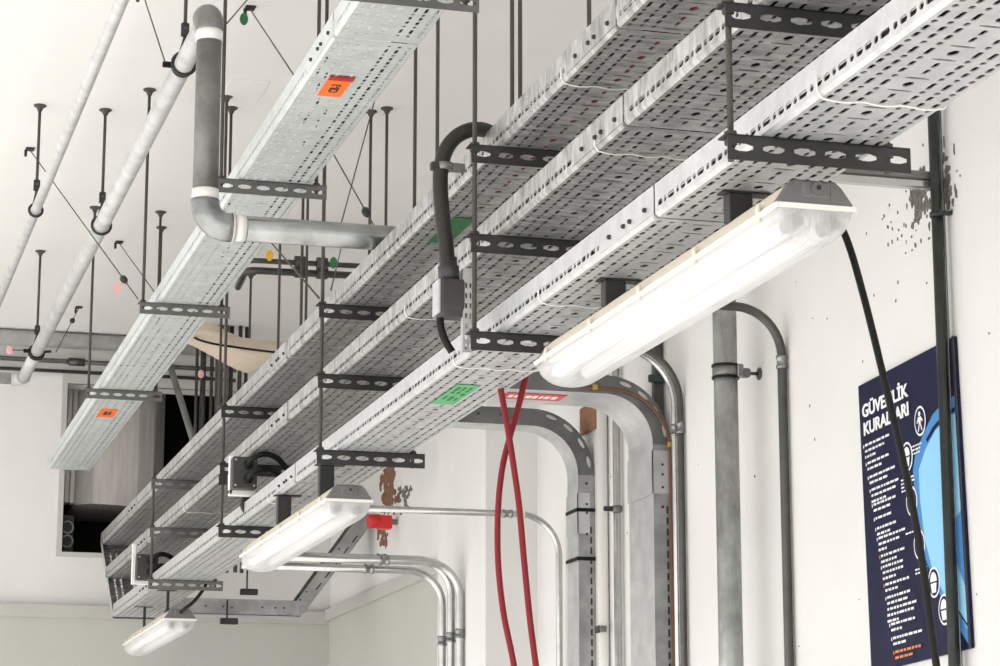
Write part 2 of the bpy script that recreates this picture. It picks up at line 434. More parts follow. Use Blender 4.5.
trB = make_tray(TX, TZ['B'], [3.951, 7.116, 10.25], 11.70, M_GALVW, 'middle one of the three stacked perforated cable trays, between the top and bottom trays')
trC = make_tray(TX, TZ['C'], [3.794, 6.975, 10.15], 11.36, M_GALV, 'lowest and nearest of the three stacked perforated trays, with a pale green label underneath')
trD = make_tray(DX+.06, DZ, [5.065], 11.60, M_GALVD, 'single high cable tray left of the stack carrying orange labels underneath', ystart=4.0)
# white ties across the undersides
def tie(tray, y, x0, z, skew=.0):
    b_ = MB(); pts = []
    for i in range(21):
        t_ = i/20; pts.append((x0+.004+t_*(W_T-.008), y+skew*t_, z-.0025-.004*abs(math.sin(t_*PI*3))))
    pts = [(x0-.003, y, z+.03), (x0-.003, y, z+.008)]+pts+[(x0+W_T+.003, y+skew, z+.01), (x0+W_T+.003, y+skew, z+.03)]
    b_.tube(pts, .0014, 6); b_.build('cable_tie', M_WHITEP, tray, label='thin white tie')
for y in (3.085, 4.474, 5.138, 7.4): tie(trC, y, TX, TZ['C'])
for y in (4.111, 5.6, 9.2): tie(trB, y, TX, TZ['B'])
tie(trA, 4.318, TX, TZ['A'])
# riser joining the far ends of the three trays
t = thing('riser_tray', (TX+.1, 11.36, 1.06), 'short perforated riser joining the far ends of the three stacked trays', 'cable tray')
a0 = Vector((TX, 11.385, 1.050)); a1 = Vector((TX, 11.975, 1.475)); L = (a1-a0).length; dv = (a1-a0).normalized(); nv = Vector((0, -dv.z, dv.y))
b_ = MB(); hs = slots(0, L, .005)
b_.sheet(a0, dv, (1, 0, 0), L, W_T, [(f*W_T, .007, hs) for f in (.2, .35, .65, .8)], -nv*.002); b_.build('riser_web', M_GALVW, t)
for x in (TX, TX+W_T):
    b_ = MB(); b_.poly([a0+Vector((x-TX, 0, 0)), a1+Vector((x-TX, 0, 0)), a1+Vector((x-TX, 0, 0))+nv*.035, a0+Vector((x-TX, 0, 0))+nv*.035], (.002, 0, 0)); b_.build('side_flange', M_GALV, t)

# cables lying inside the trays
def laid(xs, z, r, M, label, y1, group):
    for x, zz in xs:
        pts = [(x+.0015*math.sin(i*.9+x*90), 1.9+i*(y1-1.9)/24, z+zz) for i in range(25)]
        tag(MB().tube(pts, r, 8).build('laid_cable', M), label, 'cable', group)
laid([(TX+.105, .009), (TX+.125, .009), (TX+.178, .009)], TZ['A'], .0075, M_RED, 'red cable lying in the topmost of the three stacked trays', 11.9, 'red cables in the topmost tray')
laid([(TX+.0165, .0170)], TZ['A'], .0140, M_BLACK, 'black cable lying in the topmost of the three stacked trays', 11.9, 'black cables in the topmost tray')
laid([(TX+.043, .0115), (TX+.064, .0115), (TX+.083, .0115), (TX+.152, .0115)], TZ['A'], .0095, M_BLACK, 'black cable lying in the topmost of the three stacked trays', 11.9, 'black cables in the topmost tray')
laid([(TX+.0165+.0275*k, .0170) for k in range(7)], TZ['B'], .0135, M_BLACK, 'black cable lying in the middle one of the three stacked trays', 11.6, 'black cables in the middle tray')
laid([(TX+.0165+.0275*k, .0170) for k in range(7)], TZ['C'], .0135, M_BLACK, 'black cable lying in the lowest of the three stacked trays', 11.3, 'black cables in the lowest tray')
for x in (DX+.06+.150, DX+.06+.166):
    pts = [(x, 4.05+i*(11.4-4.05)/24, DZ+.011) for i in range(25)]
    tag(MB().tube(pts, .0095, 8).build('laid_cable', M_BLACK), 'black cable lying in the single high tray with orange labels', 'cable', 'black cables in the high left tray')

# ------------------------------------------------------------------ slotted brackets, hanger rods
def bracket_mesh():
    b_ = MB(); L = .30; H = .040
    hs = []
    for k in range(6): hs.append((.024+k*.0505, .0178, .0062, 'star'))
    b_.sheet((0, 0, -H), (1, 0, 0), (0, 0, 1), L, H, [(.020, .007, hs)], (0, .003, 0))
    b_.sheet((0, .003, -H), (1, 0, 0), (0, 0, 1), L, H, [(.020, .007, hs)], (0, -.0005, 0))
    b_.box(0, L, 0, .003, -.0001, 0); b_.box(0, L, 0, .003, -H, -H+.0002); b_.box(0, .0002, 0, .003, -H, 0); b_.box(L-.0002, L, 0, .003, -H, 0)
    b_.box(-.004, L, .0, .032, -.003, -.0003)
    return b_
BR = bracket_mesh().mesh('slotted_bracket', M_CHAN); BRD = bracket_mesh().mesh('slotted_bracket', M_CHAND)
def place_bracket(me, x, y, z, label, group):
    o = bpy.data.objects.new('slotted_bracket', me); COL.objects.link(o); o.location = (x, y, z-.0003); tag(o, label, 'bracket', group)
    return o
WH = ['nearest hanger above the big lamp', 'hanger beside the black hose', 'third hanger right of the beige sheet', 'hanger beside the box with looping cables', 'farthest hanger by the wall opening']
TN = dict(A='upper', B='middle', C='lower')
for i, y in enumerate(HY):
    for k in 'ABC':
        if i == 0 and k == 'A': continue
        place_bracket(BR if i < 4 else BRD, X0, y, TZ[k], 'slotted bracket under the %s stacked tray, %s' % ({'A': 'topmost', 'B': 'middle', 'C': 'lowest'}[k], WH[i]), 'slotted brackets of the stacked trays')  # farthest brackets take the paler steel: their lighting is put into the colour
DW = ['at the top edge of the photo', 'behind the thick drop pipe elbow', 'just above the beige curved sheet', 'in front of the dark wall opening']
for i, y in enumerate(DYS):
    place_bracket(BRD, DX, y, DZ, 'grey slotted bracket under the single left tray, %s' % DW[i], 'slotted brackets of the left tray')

def rod(x, y, z0, label, zs=(), group='threaded hanger rods', r=.0052, z1=ZC):
    b_ = MB().tube([(x, y, z0), (x, y, z1)], r, 8); o = b_.build('threaded_rod', M_ROD, loc=(x, y, z0)); tag(o, label, 'rod', group)
    a = MB()
    ring = lambda rr, z: [(x+rr*math.cos(q), y+rr*math.sin(q), z) for q in [i*PI/5 for i in range(10)]]
    a.loft([ring(.007, z1-.022), ring(.012, z1-.010), ring(.022, z1-.004), ring(.022, z1-.0005)]); a.build('ceiling_anchor', M_ROD, o)
    for z in zs:
        n = MB(); hx = lambda rr, zz: [(x+rr*math.cos(q), y+rr*math.sin(q), zz) for q in [i*PI/3 for i in range(6)]]
        n.loft([hx(.0105, z), hx(.0105, z+.008)]); n.build('nut', M_ROD, o)
    return o
for i, y in enumerate(HY):
    for sx, nm in ((.0125, 'left'), (.27, 'right')):
        zs = [TZ[k]+d_ for k in 'ABC' if not (i == 0 and k == 'A') for d_ in (.0005, -.012)]
        rod(X0+sx, y+.02, TZ['C']-.038, '%s rod through the stacked brackets, %s' % (nm, WH[i]), zs)
for i, y in enumerate(DYS):
    for sx, nm in ((.0125, 'left'), (.275, 'right')):
        rod(DX+sx, y+.02, DZ-.03, '%s rod of the high left tray bracket %s' % (nm, DW[i]), (DZ+.0005, DZ-.012))
# other rods reaching the ceiling behind the trays
def rod_px(u, v0, v1, label, Y=None):
    p = at(u, v0, Z=ZC) if Y is None else at(u, v0, Y=Y)
    q = at(u, v1, Y=p.y)
    rod(p.x, p.y, q.z, label)
for (u, v0, v1, lab, Y) in [
    (371, 111, 260, 'left one of two short rods right of the crossed bracing wires', None),
    (387, 108, 260, 'right one of two short rods right of the crossed bracing wires', None),
    (438, 10, 200, 'rod rising to the ceiling directly above the bend of the black hose', 6.0),
    (512, 0, 140, 'left one of two close rods rising past the top tray at the top edge', 5.2),
    (520, 0, 140, 'right one of two close rods rising past the top tray at the top edge', 5.2),
    (251, 274, 345, 'thin rod with flared top below the dark ceiling conduits', None),
    (280, 249, 370, 'leftmost long rod under the horizontal galvanised pipe', 9.0),
    (307, 249, 360, 'second long rod under the horizontal galvanised pipe', 8.8)]:
    rod_px(u, v0, v1, lab, Y)

# ------------------------------------------------------------------ labels on the trays
def plate_part(parent, name, pts, z, M, th=.0012, label=None):
    return MB().poly([(x, y, z) for x, y in pts], (0, 0, -th)).build(name, M, parent, label=label)
def uv2(pts, z): return [tuple(at(u, v, Z=z)[:2]) for u, v in pts]
zl = DZ-.0012
# orange CB-3 tag
q0, q1, q2 = at(317, 95, Z=zl), at(341, 96, Z=zl), at(329, 76.5, Z=zl)
yy0, yy1 = q2.y, q0.y; xx0, xx1 = q0.x, q1.x
lb = plate_part(trD, 'label_tag', [(xx0, yy0), (xx1, yy0), (xx1, yy1), (xx0, yy1)], zl, M_ORANGE, label='orange tag lettered CB-3')
MB().box(xx0-.001, xx1+.001, yy0-.012, yy0+.012, zl-.005, zl-.0013).build('tag_flap', M_ORANGED, lb, label='dark red flap')
tx = bpy.data.objects.new('lettering', text_mesh('CB-3', .031)); COL.objects.link(tx); tx.data.materials.append(M_INK); tx.parent = lb
# letters read along the tray, seen from below
tm = Matrix(((0, -1, 0), (-1, 0, 0), (0, 0, -1)))   # text x -> -Y, text y -> -X, faces down
tx.rotation_euler = tm.to_euler(); tx.location = Vector(((xx0+xx1)/2+.011, (yy0+yy1)/2+.040, zl-.0018))-world_loc(lb)
p = at(107, 413, Z=zl)
lb = plate_part(trD, 'label_tag', [(p.x-.035, p.y-.10), (p.x+.035, p.y-.10), (p.x+.035, p.y+.10), (p.x-.035, p.y+.10)], zl, M_ORANGE, label='small orange tag near the far end')
b_ = MB(); b_.box(p.x-.014, p.x+.002, p.y-.04, p.y+.04, zl-.0022, zl-.0012); b_.box(p.x+.006, p.x+.016, p.y-.04, p.y+.04, zl-.0022, zl-.0012); b_.build('lettering', M_INK, lb)
# green labels
M_INKG = mat('dark_green_ink', (.03, .13, .05), .6)
def green(tray, u, v, z, M, x0, x1, ly, label, ink=True):
    p = at(u, v, Z=z)
    lb = plate_part(tray, 'label_tag', [(x0, p.y-ly/2), (x1, p.y-ly/2), (x1, p.y+ly/2), (x0, p.y+ly/2)], z-.0012, M, label=label)
    if ink:
        b_ = MB(); R_ = random.Random(2)
        for r_ in range(3):
            y = p.y-ly/2+.03; x = x0+.009+r_*(x1-x0-.01)/3
            while y < p.y+ly/2-.05:
                w = R_.uniform(.012, .05); b_.box(x, x+R_.uniform(.004, .008), y, y+w, z-.0034, z-.0024); y += w+R_.uniform(.01, .05)
        b_.build('lettering', bpy.data.materials.get('dark_green_ink') or M_INK, lb)
ga, gb, gc = at(430.5, 403, Z=TZ['C']), at(453, 404, Z=TZ['C']), at(454.5, 384, Z=TZ['C'])
green(trC, 455, 394, TZ['C'], M_GREEN, ga.x, gb.x, ga.y-gc.y, 'pale green label with dark lines of print')
ga, gb, gc = at(427, 242, Z=TZ['A']), at(449, 243, Z=TZ['A']), at(454, 217, Z=TZ['A'])
green(trA, 452, 230, TZ['A'], M_GREEND, ga.x, gb.x, ga.y-gc.y, 'dark green label', False)

# ------------------------------------------------------------------ fluorescent fixtures
def fixture(xc, y0, y1, zr, label, yaw=0., clips=(.22, .72), bw=.014):
    L = y1-y0; t = thing('fluorescent_fixture', (xc, y0, zr), label, 'lamp', 'sealed fluorescent fixtures under the lowest tray')
    t.rotation_euler = (0, 0, yaw)
    w = .062
    def part(b_, name, M, lab=None, par=None):
        o = bpy.data.objects.new(name, b_.mesh(name, M)); COL.objects.link(o); o.parent = par or t
        if lab: o['label'] = lab
        return o
    hp = [(-w, 0), (w, 0), (w, .008), (w-.005, .015), (w-.018, .034), (w-.028, .043), (-w+.028, .043), (-w+.018, .034), (-w+.006, .016), (-w, .008)]
    sec = lambda y, s, sz=1: [(x*s, y, z*sz) for x, z in hp]
    b_ = MB().loft([sec(.02, 1), sec(L-.02, 1)]); hs = part(b_, 'housing', M_CREAM, 'cream housing')
    for e, (a, c) in enumerate(((0.0, .0205), (L, L-.0205))):
        b_ = MB().loft([sec(a, .965, .93), sec(a+(c-a)*.3, 1.004, 1.01), sec(c, 1.012, 1.02)]); ec = part(b_, 'end_cap', M_CAP, 'grey moulded end cap')
        if e == 0:
            g = MB(); g.bbox(-.024, .024, -.004, .003, .014, .0405, .003); bo = part(g, 'gland_boss', M_CAP, None, ec)
            g = MB(); g.tube([(0, -.010, .028), (0, -.003, .028)], .010, 14); g.tube([(0, -.0115, .028), (0, -.0098, .028)], .004, 10, mi=1); part(g, 'gland', [M_CAP, M_INK], None, ec)
    # rim gasket
    g = MB()
    for sx in (-1, 1): g.box(sx*(w+.0025)-.002, sx*(w+.0025)+.002, 0, L, -.004, .004)
    g.box(-w, w, -.002, .002, -.004, .004); g.box(-w, w, L-.002, L+.002, -.004, .004)
    part(g, 'gasket', M_WHITEP)
    lp = []
    for i in range(17):
        a = PI*i/16; lp.append((-math.cos(a)*w*1.0 if True else 0, -(abs(math.sin(a))**.62)*.052))
    ls = lambda y, sx, sz: [(x*sx, y, z*sz-.001) for x, z in lp]
    rings = [ls(.002, .93, .30), ls(.003, .95, .55), ls(.010, .97, .80), ls(.024, .985, .95), ls(.045, .99, 1), ls(L-.045, .99, 1), ls(L-.024, .985, .95), ls(L-.010, .97, .80), ls(L-.003, .95, .55), ls(L-.002, .93, .30)]
    b_ = MB().loft(rings, closed=False, caps=False, smooth=True)
    n = 17; 
    b_.add(rings[0], [list(range(n))], 0); b_.add(rings[-1], [list(range(n))], 0)
    part(b_, 'diffuser', M_LENS, 'clear ribbed diffuser')
    for sx in (-1, 1):
        g = MB(); g.tube([(sx*.030, .05, -.022), (sx*.030, L-.05, -.022)], .013, 14); tb = part(g, 'fluorescent_tube', M_TUBE)
        g = MB(); g.tube([(sx*.030, .010, -.021), (sx*.030, .05, -.021)], .0125, 14); g.tube([(sx*.030, L-.05, -.021), (sx*.030, L-.010, -.021)], .0125, 14); part(g, 'tube_end', M_CAP, None, tb)
    g = MB(); g.box(-.05, .05, .03, L-.03, -.003, -.001); part(g, 'gear_tray', M_WHITEP)
    # closing clips along both rims
    for k in range(5):
        y = L*(.06+.22*k)
        for sx in (-1, 1):
            g = MB(); g.bbox(sx*(w+.003)-.0025, sx*(w+.003)+.0025, y-.006, y+.006, -.009, .014, .001); g.tube([(sx*(w+.001), y-.004, .017), (sx*(w+.001), y+.006, .017)], .003, 8)
            part(g, 'closing_clip', M_CREAM)
    # hanging brackets up to the tray
    for f in clips:
        y = L*f; g = MB(); top = TZ['C']-zr-.001
        g.bbox(-.042*bw/.014, 0, y-bw, y+bw, .040, top-.003, .002)
        g.box(-w+.01, w*.5, y-bw, y+bw, top-.003, top)
        part(g, 'hanging_bracket', M_CHAN, 'dark bracket')
    return t
qa, qb, qc = at(776, 206, Z=.963), at(857, 208, Z=.963), at(541, 362, Z=.963)
lamp1 = fixture((qa.x+qb.x)/2, (qa.y+qb.y)/2, qc.y+.02, .963, 'large near fluorescent fixture under the nearest bracket', clips=(.21, .71))
qa, qb, qc = at(327, 500, Z=.925), at(372, 501, Z=.925), at(247, 557, Z=.925)
lamp2 = fixture((qa.x+qb.x)/2, (qa.y+qb.y)/2, qc.y, .925, 'second fluorescent fixture, beside the red sounder on the wall', clips=(.16, .62))
qa, qb, qc = at(163.6, 620, Z=.905), at(197, 619, Z=.905), at(124, 645, Z=.905)
lamp3 = fixture((qa.x+qb.x)/2, (qa.y+qb.y)/2, qc.y, .905, 'smallest and farthest fluorescent fixture, low beside the far wall', clips=(.25, .8), bw=.004)
l3x, l3y = lamp3.location.x, lamp3.location.y
b_ = MB().tube(smooth_path([(l3x, l3y-.008, .933), (l3x+.01, l3y-.05, .945), (l3x+.045, l3y-.07, .975), (l3x+.085, l3y-.07, 1.03), (l3x+.09, l3y-.05, 1.052)]), .007, 8)
tag(b_.build('lamp_cable', M_BLACK), 'short black cable looping from the farthest lamp up to the lowest tray', 'cable')
# black cable from the near lamp
pts = [(1.535, 4.05, 1.050), at(818, 185, Y=3.9), at(830, 205, Y=3.85), at(847, 240, Y=3.82), at(862, 290, Y=3.8), at(880, 362, Y=3.78), at(905, 470, Y=3.74), at(922, 560, Y=3.72), at(936, 663, Y=3.70)]
q = pts[-1]; pts += [(q.x+.03, q.y+.02, q.z-.15), (q.x+.08, q.y+.05, q.z-.6), (q.x+.10, q.y+.08, -1.2), (q.x+.16, q.y+.1, ZF+.007)]
tag(MB().tube(smooth_path(pts), .0065, 10).build('lamp_cable', M_BLACK), 'long black cable hanging from the near lamp in front of the blue poster', 'cable')

# ------------------------------------------------------------------ left pipes
p = at(38, 105, Z=ZC)
# thin pipe
a = at(122, 0, X=.661); c = at(3, 290, X=.661); dv = (c-a)/(c.y-a.y)
P_thin = lambda y: a+dv*(y-a.y)
t = thing('thin_pipe', P_thin(8.1), 'thin whitish pipe along the ceiling, leftmost of all the pipes', 'pipe')
MB().tube([P_thin(2.5), P_thin(11.9)], .0165, 16).build('pipe_length', M_PIPEW, t)
def pipe_hanger(pp, r, label, yh, turn=.0, zr=None):
    c_ = pp(yh); top = c_.z+r+.07
    o = rod(c_.x-turn, yh, top-.01, label, (top,))
    b_ = MB()
    b_.tube([(c_.x-turn, yh, top), (c_.x-turn, yh+.0, top-.02)]+[(c_.x+(r+.006)*math.sin(q), yh, c_.z+(r+.006)*math.cos(q)) for q in [i*2*PI/20-.35 for i in range(21)]], .0045, 6); b_.build('pipe_ring', M_CHAN, o)
    b_ = MB(); b_.bbox(c_.x-turn-.011, c_.x-turn+.011, yh-.008, yh+.008, top-.018, top+.02, .002); b_.build('swivel', M_CHAN, o)
    return o
pipe_hanger(P_thin, .0165, 'rod with a ring holding the thin whitish pipe at the left', 8.16)
# big pipe run
rp = .033
yD = 5.985; e0 = at(210, 13, Y=yD); e1 = at(32, 361, Y=10.45); dv = (e1-e0)/(e1.y-e0.y)
P_big = lambda y: e0+dv*(y-e0.y)
zH = 1.556; rb = .0265
t = thing('drain_pipe', (.91, 6.0, zH-rp), 'thick galvanised pipe dropping between two elbows and running right over the trays', 'pipe')
xD = e0.x
def elbow(p0, p1, p2, r, R, name, M, n=10):
    pts = bend(p0, p1, p2, R, n); MB().tube(pts, r, 18).build(name, M, t)
    return pts
top = e0.copy()
pe = bend(P_big(7), top, (xD, yD, 1.7), .05, 12)
MB().tube([P_big(10.3), pe[0]+(P_big(7)-pe[0])*.02], rb, 20).build('pipe_length', M_PIPEW, t, label='whitish upper length along the ceiling')
MB().tube(pe, rp*1.13, 20).build('elbow', M_PIPED, t)
MB().tube([(xD, yD, pe[-1].z+.004), (xD, yD, pe[-1].z-.028)], rp*1.08, 20).build('collar', M_WHITEP, t, label='white sealing collar')
cor = Vector((xD, yD, zH)); pe2 = bend((xD, yD, 2), cor, (2, yD, zH), .06, 10)
MB().tube([pe[-1], pe2[0]], rp, 20).build('pipe_length', M_PIPED, t, label='dull grey vertical drop')
MB().tube([pe2[0]+Vector((0, 0, .035)), pe2[0]+Vector((0, 0, .004))], rp*1.06, 20).build('collar', M_WHITEP, t, label='white sealing collar')
MB().tube([pe2[0]+Vector((0, 0, .008))]+pe2+[pe2[-1]+Vector((.012, 0, 0))], rp*1.13, 20).build('elbow', M_PIPE, t)
MB().tube([pe2[-1]+Vector((.010, 0, 0)), pe2[-1]+Vector((.016, 0, 0))], rp*1.2, 20).build('collar', M_PIPEW, t)
MB().tube([pe2[-1]+Vector((.016, 0, 0)), pe2[-1]+Vector((.045, 0, 0))], rp*1.03, 20).build('collar', M_WHITEP, t, label='white sealing collar')
MB().tube([pe2[-1], (1.72, yD, zH)], rp, 20).build('pipe_length', M_PIPE, t, label='shiny horizontal length')
# far end elbow to the left
pf = bend(P_big(9), P_big(10.85), (0, 10.85, P_big(10.85).z), .05, 8)
MB().tube(pf, rb*1.2, 18).build('elbow', M_PIPEW, t)
MB().tube([P_big(10.3), pf[0]], rb, 18).build('pipe_length', M_PIPEW, t)
MB().tube([pf[-1], (-1.0, 10.85, pf[-1].z)], rb, 18).build('pipe_length', M_PIPEW, t)
pipe_hanger(P_big, rb, 'rod with a ring holding the thick pipe, middle of its three hangers', 8.15)
h = pipe_hanger(P_big, rb, 'rod with a dark rubber lined clamp on the thick pipe beside the upper elbow', 6.40)
def clamp_band(parent, y, w=.02):
    c_ = P_big(y); b_ = MB(); b_.tube([c_-dv*w/2, c_+dv*w/2], rb+.005, 20)
    b_.bbox(c_.x-rb-.03, c_.x-rb, y-.006, y+.006, c_.z-.008, c_.z+.008, .002); b_.build('clamp_band', M_BLACK, parent)
clamp_band(h, 6.42, .022)
h = pipe_hanger(P_big, rb, 'rod with a dark clamp on the thick pipe near its far end', 10.27)
clamp_band(h, 10.25, .03)
MB().tube([P_big(10.25)+Vector((.03, 0, 0)), P_big(10.25)+Vector((.06, -.002, .003))], .006, 8).build('clamp_bolt', M_CHAN, h)

# horizontal pipes along the far wall
tag(MB().tube([(XL, 11.93, 2.468), (2.0, 11.93, 2.468)], .040, 20).build('wall_pipe', M_PIPEW), 'thickest horizontal pipe running under the ceiling along the far wall', 'pipe')
t = thing('wall_pipe', (1, 11.93, 2.31), 'thin horizontal conduit with a coupling on the far wall below the thick one', 'pipe')
MB().tube([(XL, 11.97, 2.37), (2.0, 11.97, 2.37)], .012, 14).build('pipe_length', M_PIPE, t)
MB().tube([(1.16, 11.97, 2.37), (1.24, 11.97, 2.37)], .020, 14).build('coupling', M_CONDD, t)
tag(MB().tube([(XL, 11.985, 2.322), (2.0, 11.985, 2.322)], .009, 12).build('wall_pipe', M_CONDD), 'dark thin lowest conduit along the far wall above the opening', 'pipe')

# dark conduits under the ceiling right of the high tray
for k, (v0, r_) in enumerate(((259, .011), (269, .015))):
    yy = 9.5+.05*k
    z = at(262, v0, Y=yy).z
    pts = route([at(238, v0+18, Y=yy+.5), at(246, v0+1, Y=yy), (2.3, yy, z)], .05)
    t = thing('ceiling_conduit', (1.9, yy, z), ['upper', 'lower'][k]+' one of two dark conduits under the ceiling behind the horizontal pipe', 'conduit')
    MB().tube(pts, r_, 12).build('conduit_length', M_CONDD, t)
    for uu in (300, 322):
        q = at(uu, v0, Y=yy); MB().tube([(q.x-.022, yy, z), (q.x+.022, yy, z)], r_+.012, 10).build('coupling', M_BOX, t)

# beige curved sheet
t = thing('insulation_sheet', (1.65, 10.0, 1.97), 'beige curved sheet with a black strap hanging right of the high tray', 'sheet')
outl_t = [(186, 338), (192, 327), (200, 321), (214, 322), (226, 331), (240, 337), (260, 340), (285, 342), (305, 346)]
outl_b = [(186, 343), (194, 346), (203, 351), (214, 357), (224, 363), (236, 369), (247, 373), (262, 368), (290, 352)]
b_ = MB(); N = 8; front = []; back = []
for (ut, vt), (ub, vb) in zip(outl_t, outl_b):
    rf = []; rb = []
    for j in range(N+1):
        s_ = j/N; u = ut+(ub-ut)*s_; v = vt+(vb-vt)*s_
        yb = 10.0-.10*math.sin(PI*s_)+.0*s_
        q = at(u, v, Y=10.0); q.y = yb
        rf.append(q); rb.append(q+Vector((0, .006, 0)))
    front.append(rf); back.append(rb)
b_.loft([f_+bk[::-1] for f_, bk in zip(front, back)], smooth=True); b_.build('sheet', M_BEIGE, t)
sp = [at(u, v, Y=9.93)+Vector((0, dy, 0)) for u, v, dy in ((193, 331, .035), (194, 337, .0), (200, 342, -.03), (215, 346, -.035), (232, 348.5, -.035), (250, 351, -.035), (270, 353.5, -.035), (285, 355, -.02))]
MB().tube(smooth_path(sp, 4), .005, 8).build('strap', M_BLACK, t)

# vertical pipes in front of the opening
for k, (u, w, M) in enumerate(((196, .008, M_CONDD), (203, .014, M_CONDD), (211, .009, M_CONDD), (219, .020, M_PIPED), (226, .009, M_PIPED), (231, .011, M_CONDD), (239, .010, M_CONDD), (246, .009, M_CONDD))):
    q = at(u, 400, Y=11.55)
    tag(MB().tube([(q.x, 11.55+.02*(k % 2), 1.30), (q.x, 11.55+.02*(k % 2), ZC)], w, 12).build('riser_pipe', M), '%s of the eight vertical pipes standing under the beige sheet' % ['leftmost', 'second from the left', 'third from the left', 'fourth and thickest', 'fifth from the left', 'sixth from the left', 'seventh from the left', 'rightmost'][k], 'pipe', 'vertical pipes by the wall opening')
q0, q1 = at(169, 362, Y=11.3), at(196, 450, Y=11.3)
tag(MB().tube([q0, q1, q1+(q1-q0)*.4], .016, 10).build('diagonal_brace', M_PIPED), 'grey slanting tube crossing the dark wall opening behind the high tray', 'brace')

# bracing wires
def wire(a, b__, label, grip=None, tagc=None, anchor=True, gu=.75, r=.0021):
    a, b__ = Vector(a), Vector(b__); o = MB().tube([a, b__], r, 6).build('bracing_wire', M_ROD); tag(o, label, 'wire', 'steel bracing wires')
    d_ = (b__-a).normalized()
    if anchor:
        g = MB(); g.bbox(a.x-.016, a.x+.016, a.y-.02, a.y+.02, ZC-.006, ZC-.0005, .002); g.bbox(a.x-.02, a.x-.010, a.y-.006, a.y+.006, ZC-.032, ZC-.006, .002); g.build('wire_anchor', M_CHAN, o)
    if grip:
        c_ = a+(b__-a)*gu; MB().tube([c_-d_*.02, c_-d_*.008, c_+d_*.008, c_+d_*.02], [.006, .012, .012, .006], 8).build('wire_grip', M_CHAN, o)
    if tagc:
        c_ = a+(b__-a)*gu+Vector((-.02, 0, -.01)); g = MB()
        g.poly([c_+Vector((.013*math.cos(q), 0, -.02+.02*math.sin(q))) for q in [i*PI/5 for i in range(10)]], (0, .003, 0)); g.build('seal_tag', tagc, o)
    return o
an = lambda u, v: at(u, v, Z=ZC-.006)
wire(an(30, 150), at(138, 299, Y=7.85), 'bracing wire slanting across the thick pipe down to the high tray, with a pink tag', True, M_PINK, gu=.88)
wire(an(119, 243), at(158, 297, Z=1.832), 'short bracing wire starting below the middle pipe hanger and ending behind the high tray')
wire(an(79, 308), at(56, 352, Y=10.8), 'short bracing wire beside the lower end of the thick pipe', True, gu=.3)
wire(an(143, -6), at(165, 62, Y=6.36), 'bracing wire from the top edge down to the clamp beside the upper elbow')
wire(an(250, 9), at(297, 80, Z=1.832), 'bracing wire with a round green tag at its ceiling anchor', False, M_GREEND, gu=.02)
wire(an(378, 88), at(340, 228, Y=7.0), 'bracing wire leaning left, one of the crossed pair above the horizontal pipe')
wire(at(330, 148, Y=6.6), at(374, 226, Y=6.3), 'bracing wire leaning right with a dark grip, one of the crossed pair', True, anchor=False, gu=.83)
wire(at(247, 0, Y=6.6), at(225.5, 25, Y=6.305), 'bracing wire crossing the top edge right of the upper elbow', anchor=False)
wire(at(262, 232, Y=9.0), at(319, 298, Y=6.5), 'bracing wire with a yellow tag under the horizontal galvanised pipe', False, M_YELLOW, anchor=False, gu=.30, r=.003)
wire(at(345, 232, Y=8.6), at(331, 290, Y=6.6), 'bracing wire with a green tag beside the horizontal pipe end', False, M_GREEND, anchor=False, gu=.45)
q = at(243, 90, Z=ZC)
struct(MB().bbox(q.x-.06, q.x+.07, q.y-.12, q.y+.12, ZC-.004, ZC+.002, .001).build('trim_8', M_CEIL))
# little pink seals hanging by the far pipes
for (u, v, yy, lab) in ((10, 350, 10.6, 'pale pink seal left of the dark pipe clamp'), (201, 374, 11.3, 'pale pink seal in front of the vertical pipes')):
    c_ = at(u, v, Y=yy); t = thing('seal_wire', c_, lab, 'seal')
    g = MB(); g.loft([[c_+Vector((rr*math.cos(q_), dy, rr*1.3*math.sin(q_))) for q_ in [i*PI/5 for i in range(10)]] for rr, dy in ((.010, -.004), (.016, 0), (.010, .004))]); g.build('seal', M_PINK, t)
    far = c_+Vector((.05, .0, -.02)) if u > 100 else c_+Vector((.10, -.02, .0))
    MB().tube([c_, far], .0025, 6).build('seal_pin', M_CHAN, t)

# ------------------------------------------------------------------ hose and junction boxes on the stack
yh = 4.86
t = thing('flexible_hose', (1.25, yh, 1.2), 'thick black hose curving out of the topmost tray down to a grey box', 'hose')
hp_ = [at(497, 136, Y=yh+.05), at(484, 130, Y=yh+.03), at(470, 130, Y=yh), at(456, 137, Y=yh), at(446, 150, Y=yh), at(441, 168, Y=yh), at(440.5, 190, Y=yh), at(443, 220, Y=yh), at(446, 245, Y=yh), at(448, 266, Y=yh)]
MB().tube(smooth_path(hp_, 6), .0165, 16).build('hose', M_BRONZE, t)
a_, b2 = at(448, 258, Y=yh), at(449, 282, Y=yh)
MB().tube([a_, a_+(b2-a_)*.35, a_+(b2-a_)*.36, b2], [.0195, .0195, .023, .023], 14).build('hose_connector', M_BOX, t)
t = thing('pipe_clamp', at(445, 167, Y=yh), 'small steel clamp around the upper bend of the black hose', 'clamp')
c_ = at(444, 167, Y=yh)
MB().tube([c_+Vector((0, 0, -.008)), c_+Vector((0, 0, .008))], .020, 16).build('clamp_band', M_PIPED, t)
MB().bbox(c_.x-.03, c_.x-.015, yh-.008, yh+.008, c_.z-.009, c_.z+.009, .002).build('clamp_ear', M_CHAN, t)
MB().bbox(c_.x+.015, c_.x+.045, yh-.008, yh+.008, c_.z-.009, c_.z+.009, .002).build('clamp_ear', M_PIPED, t)
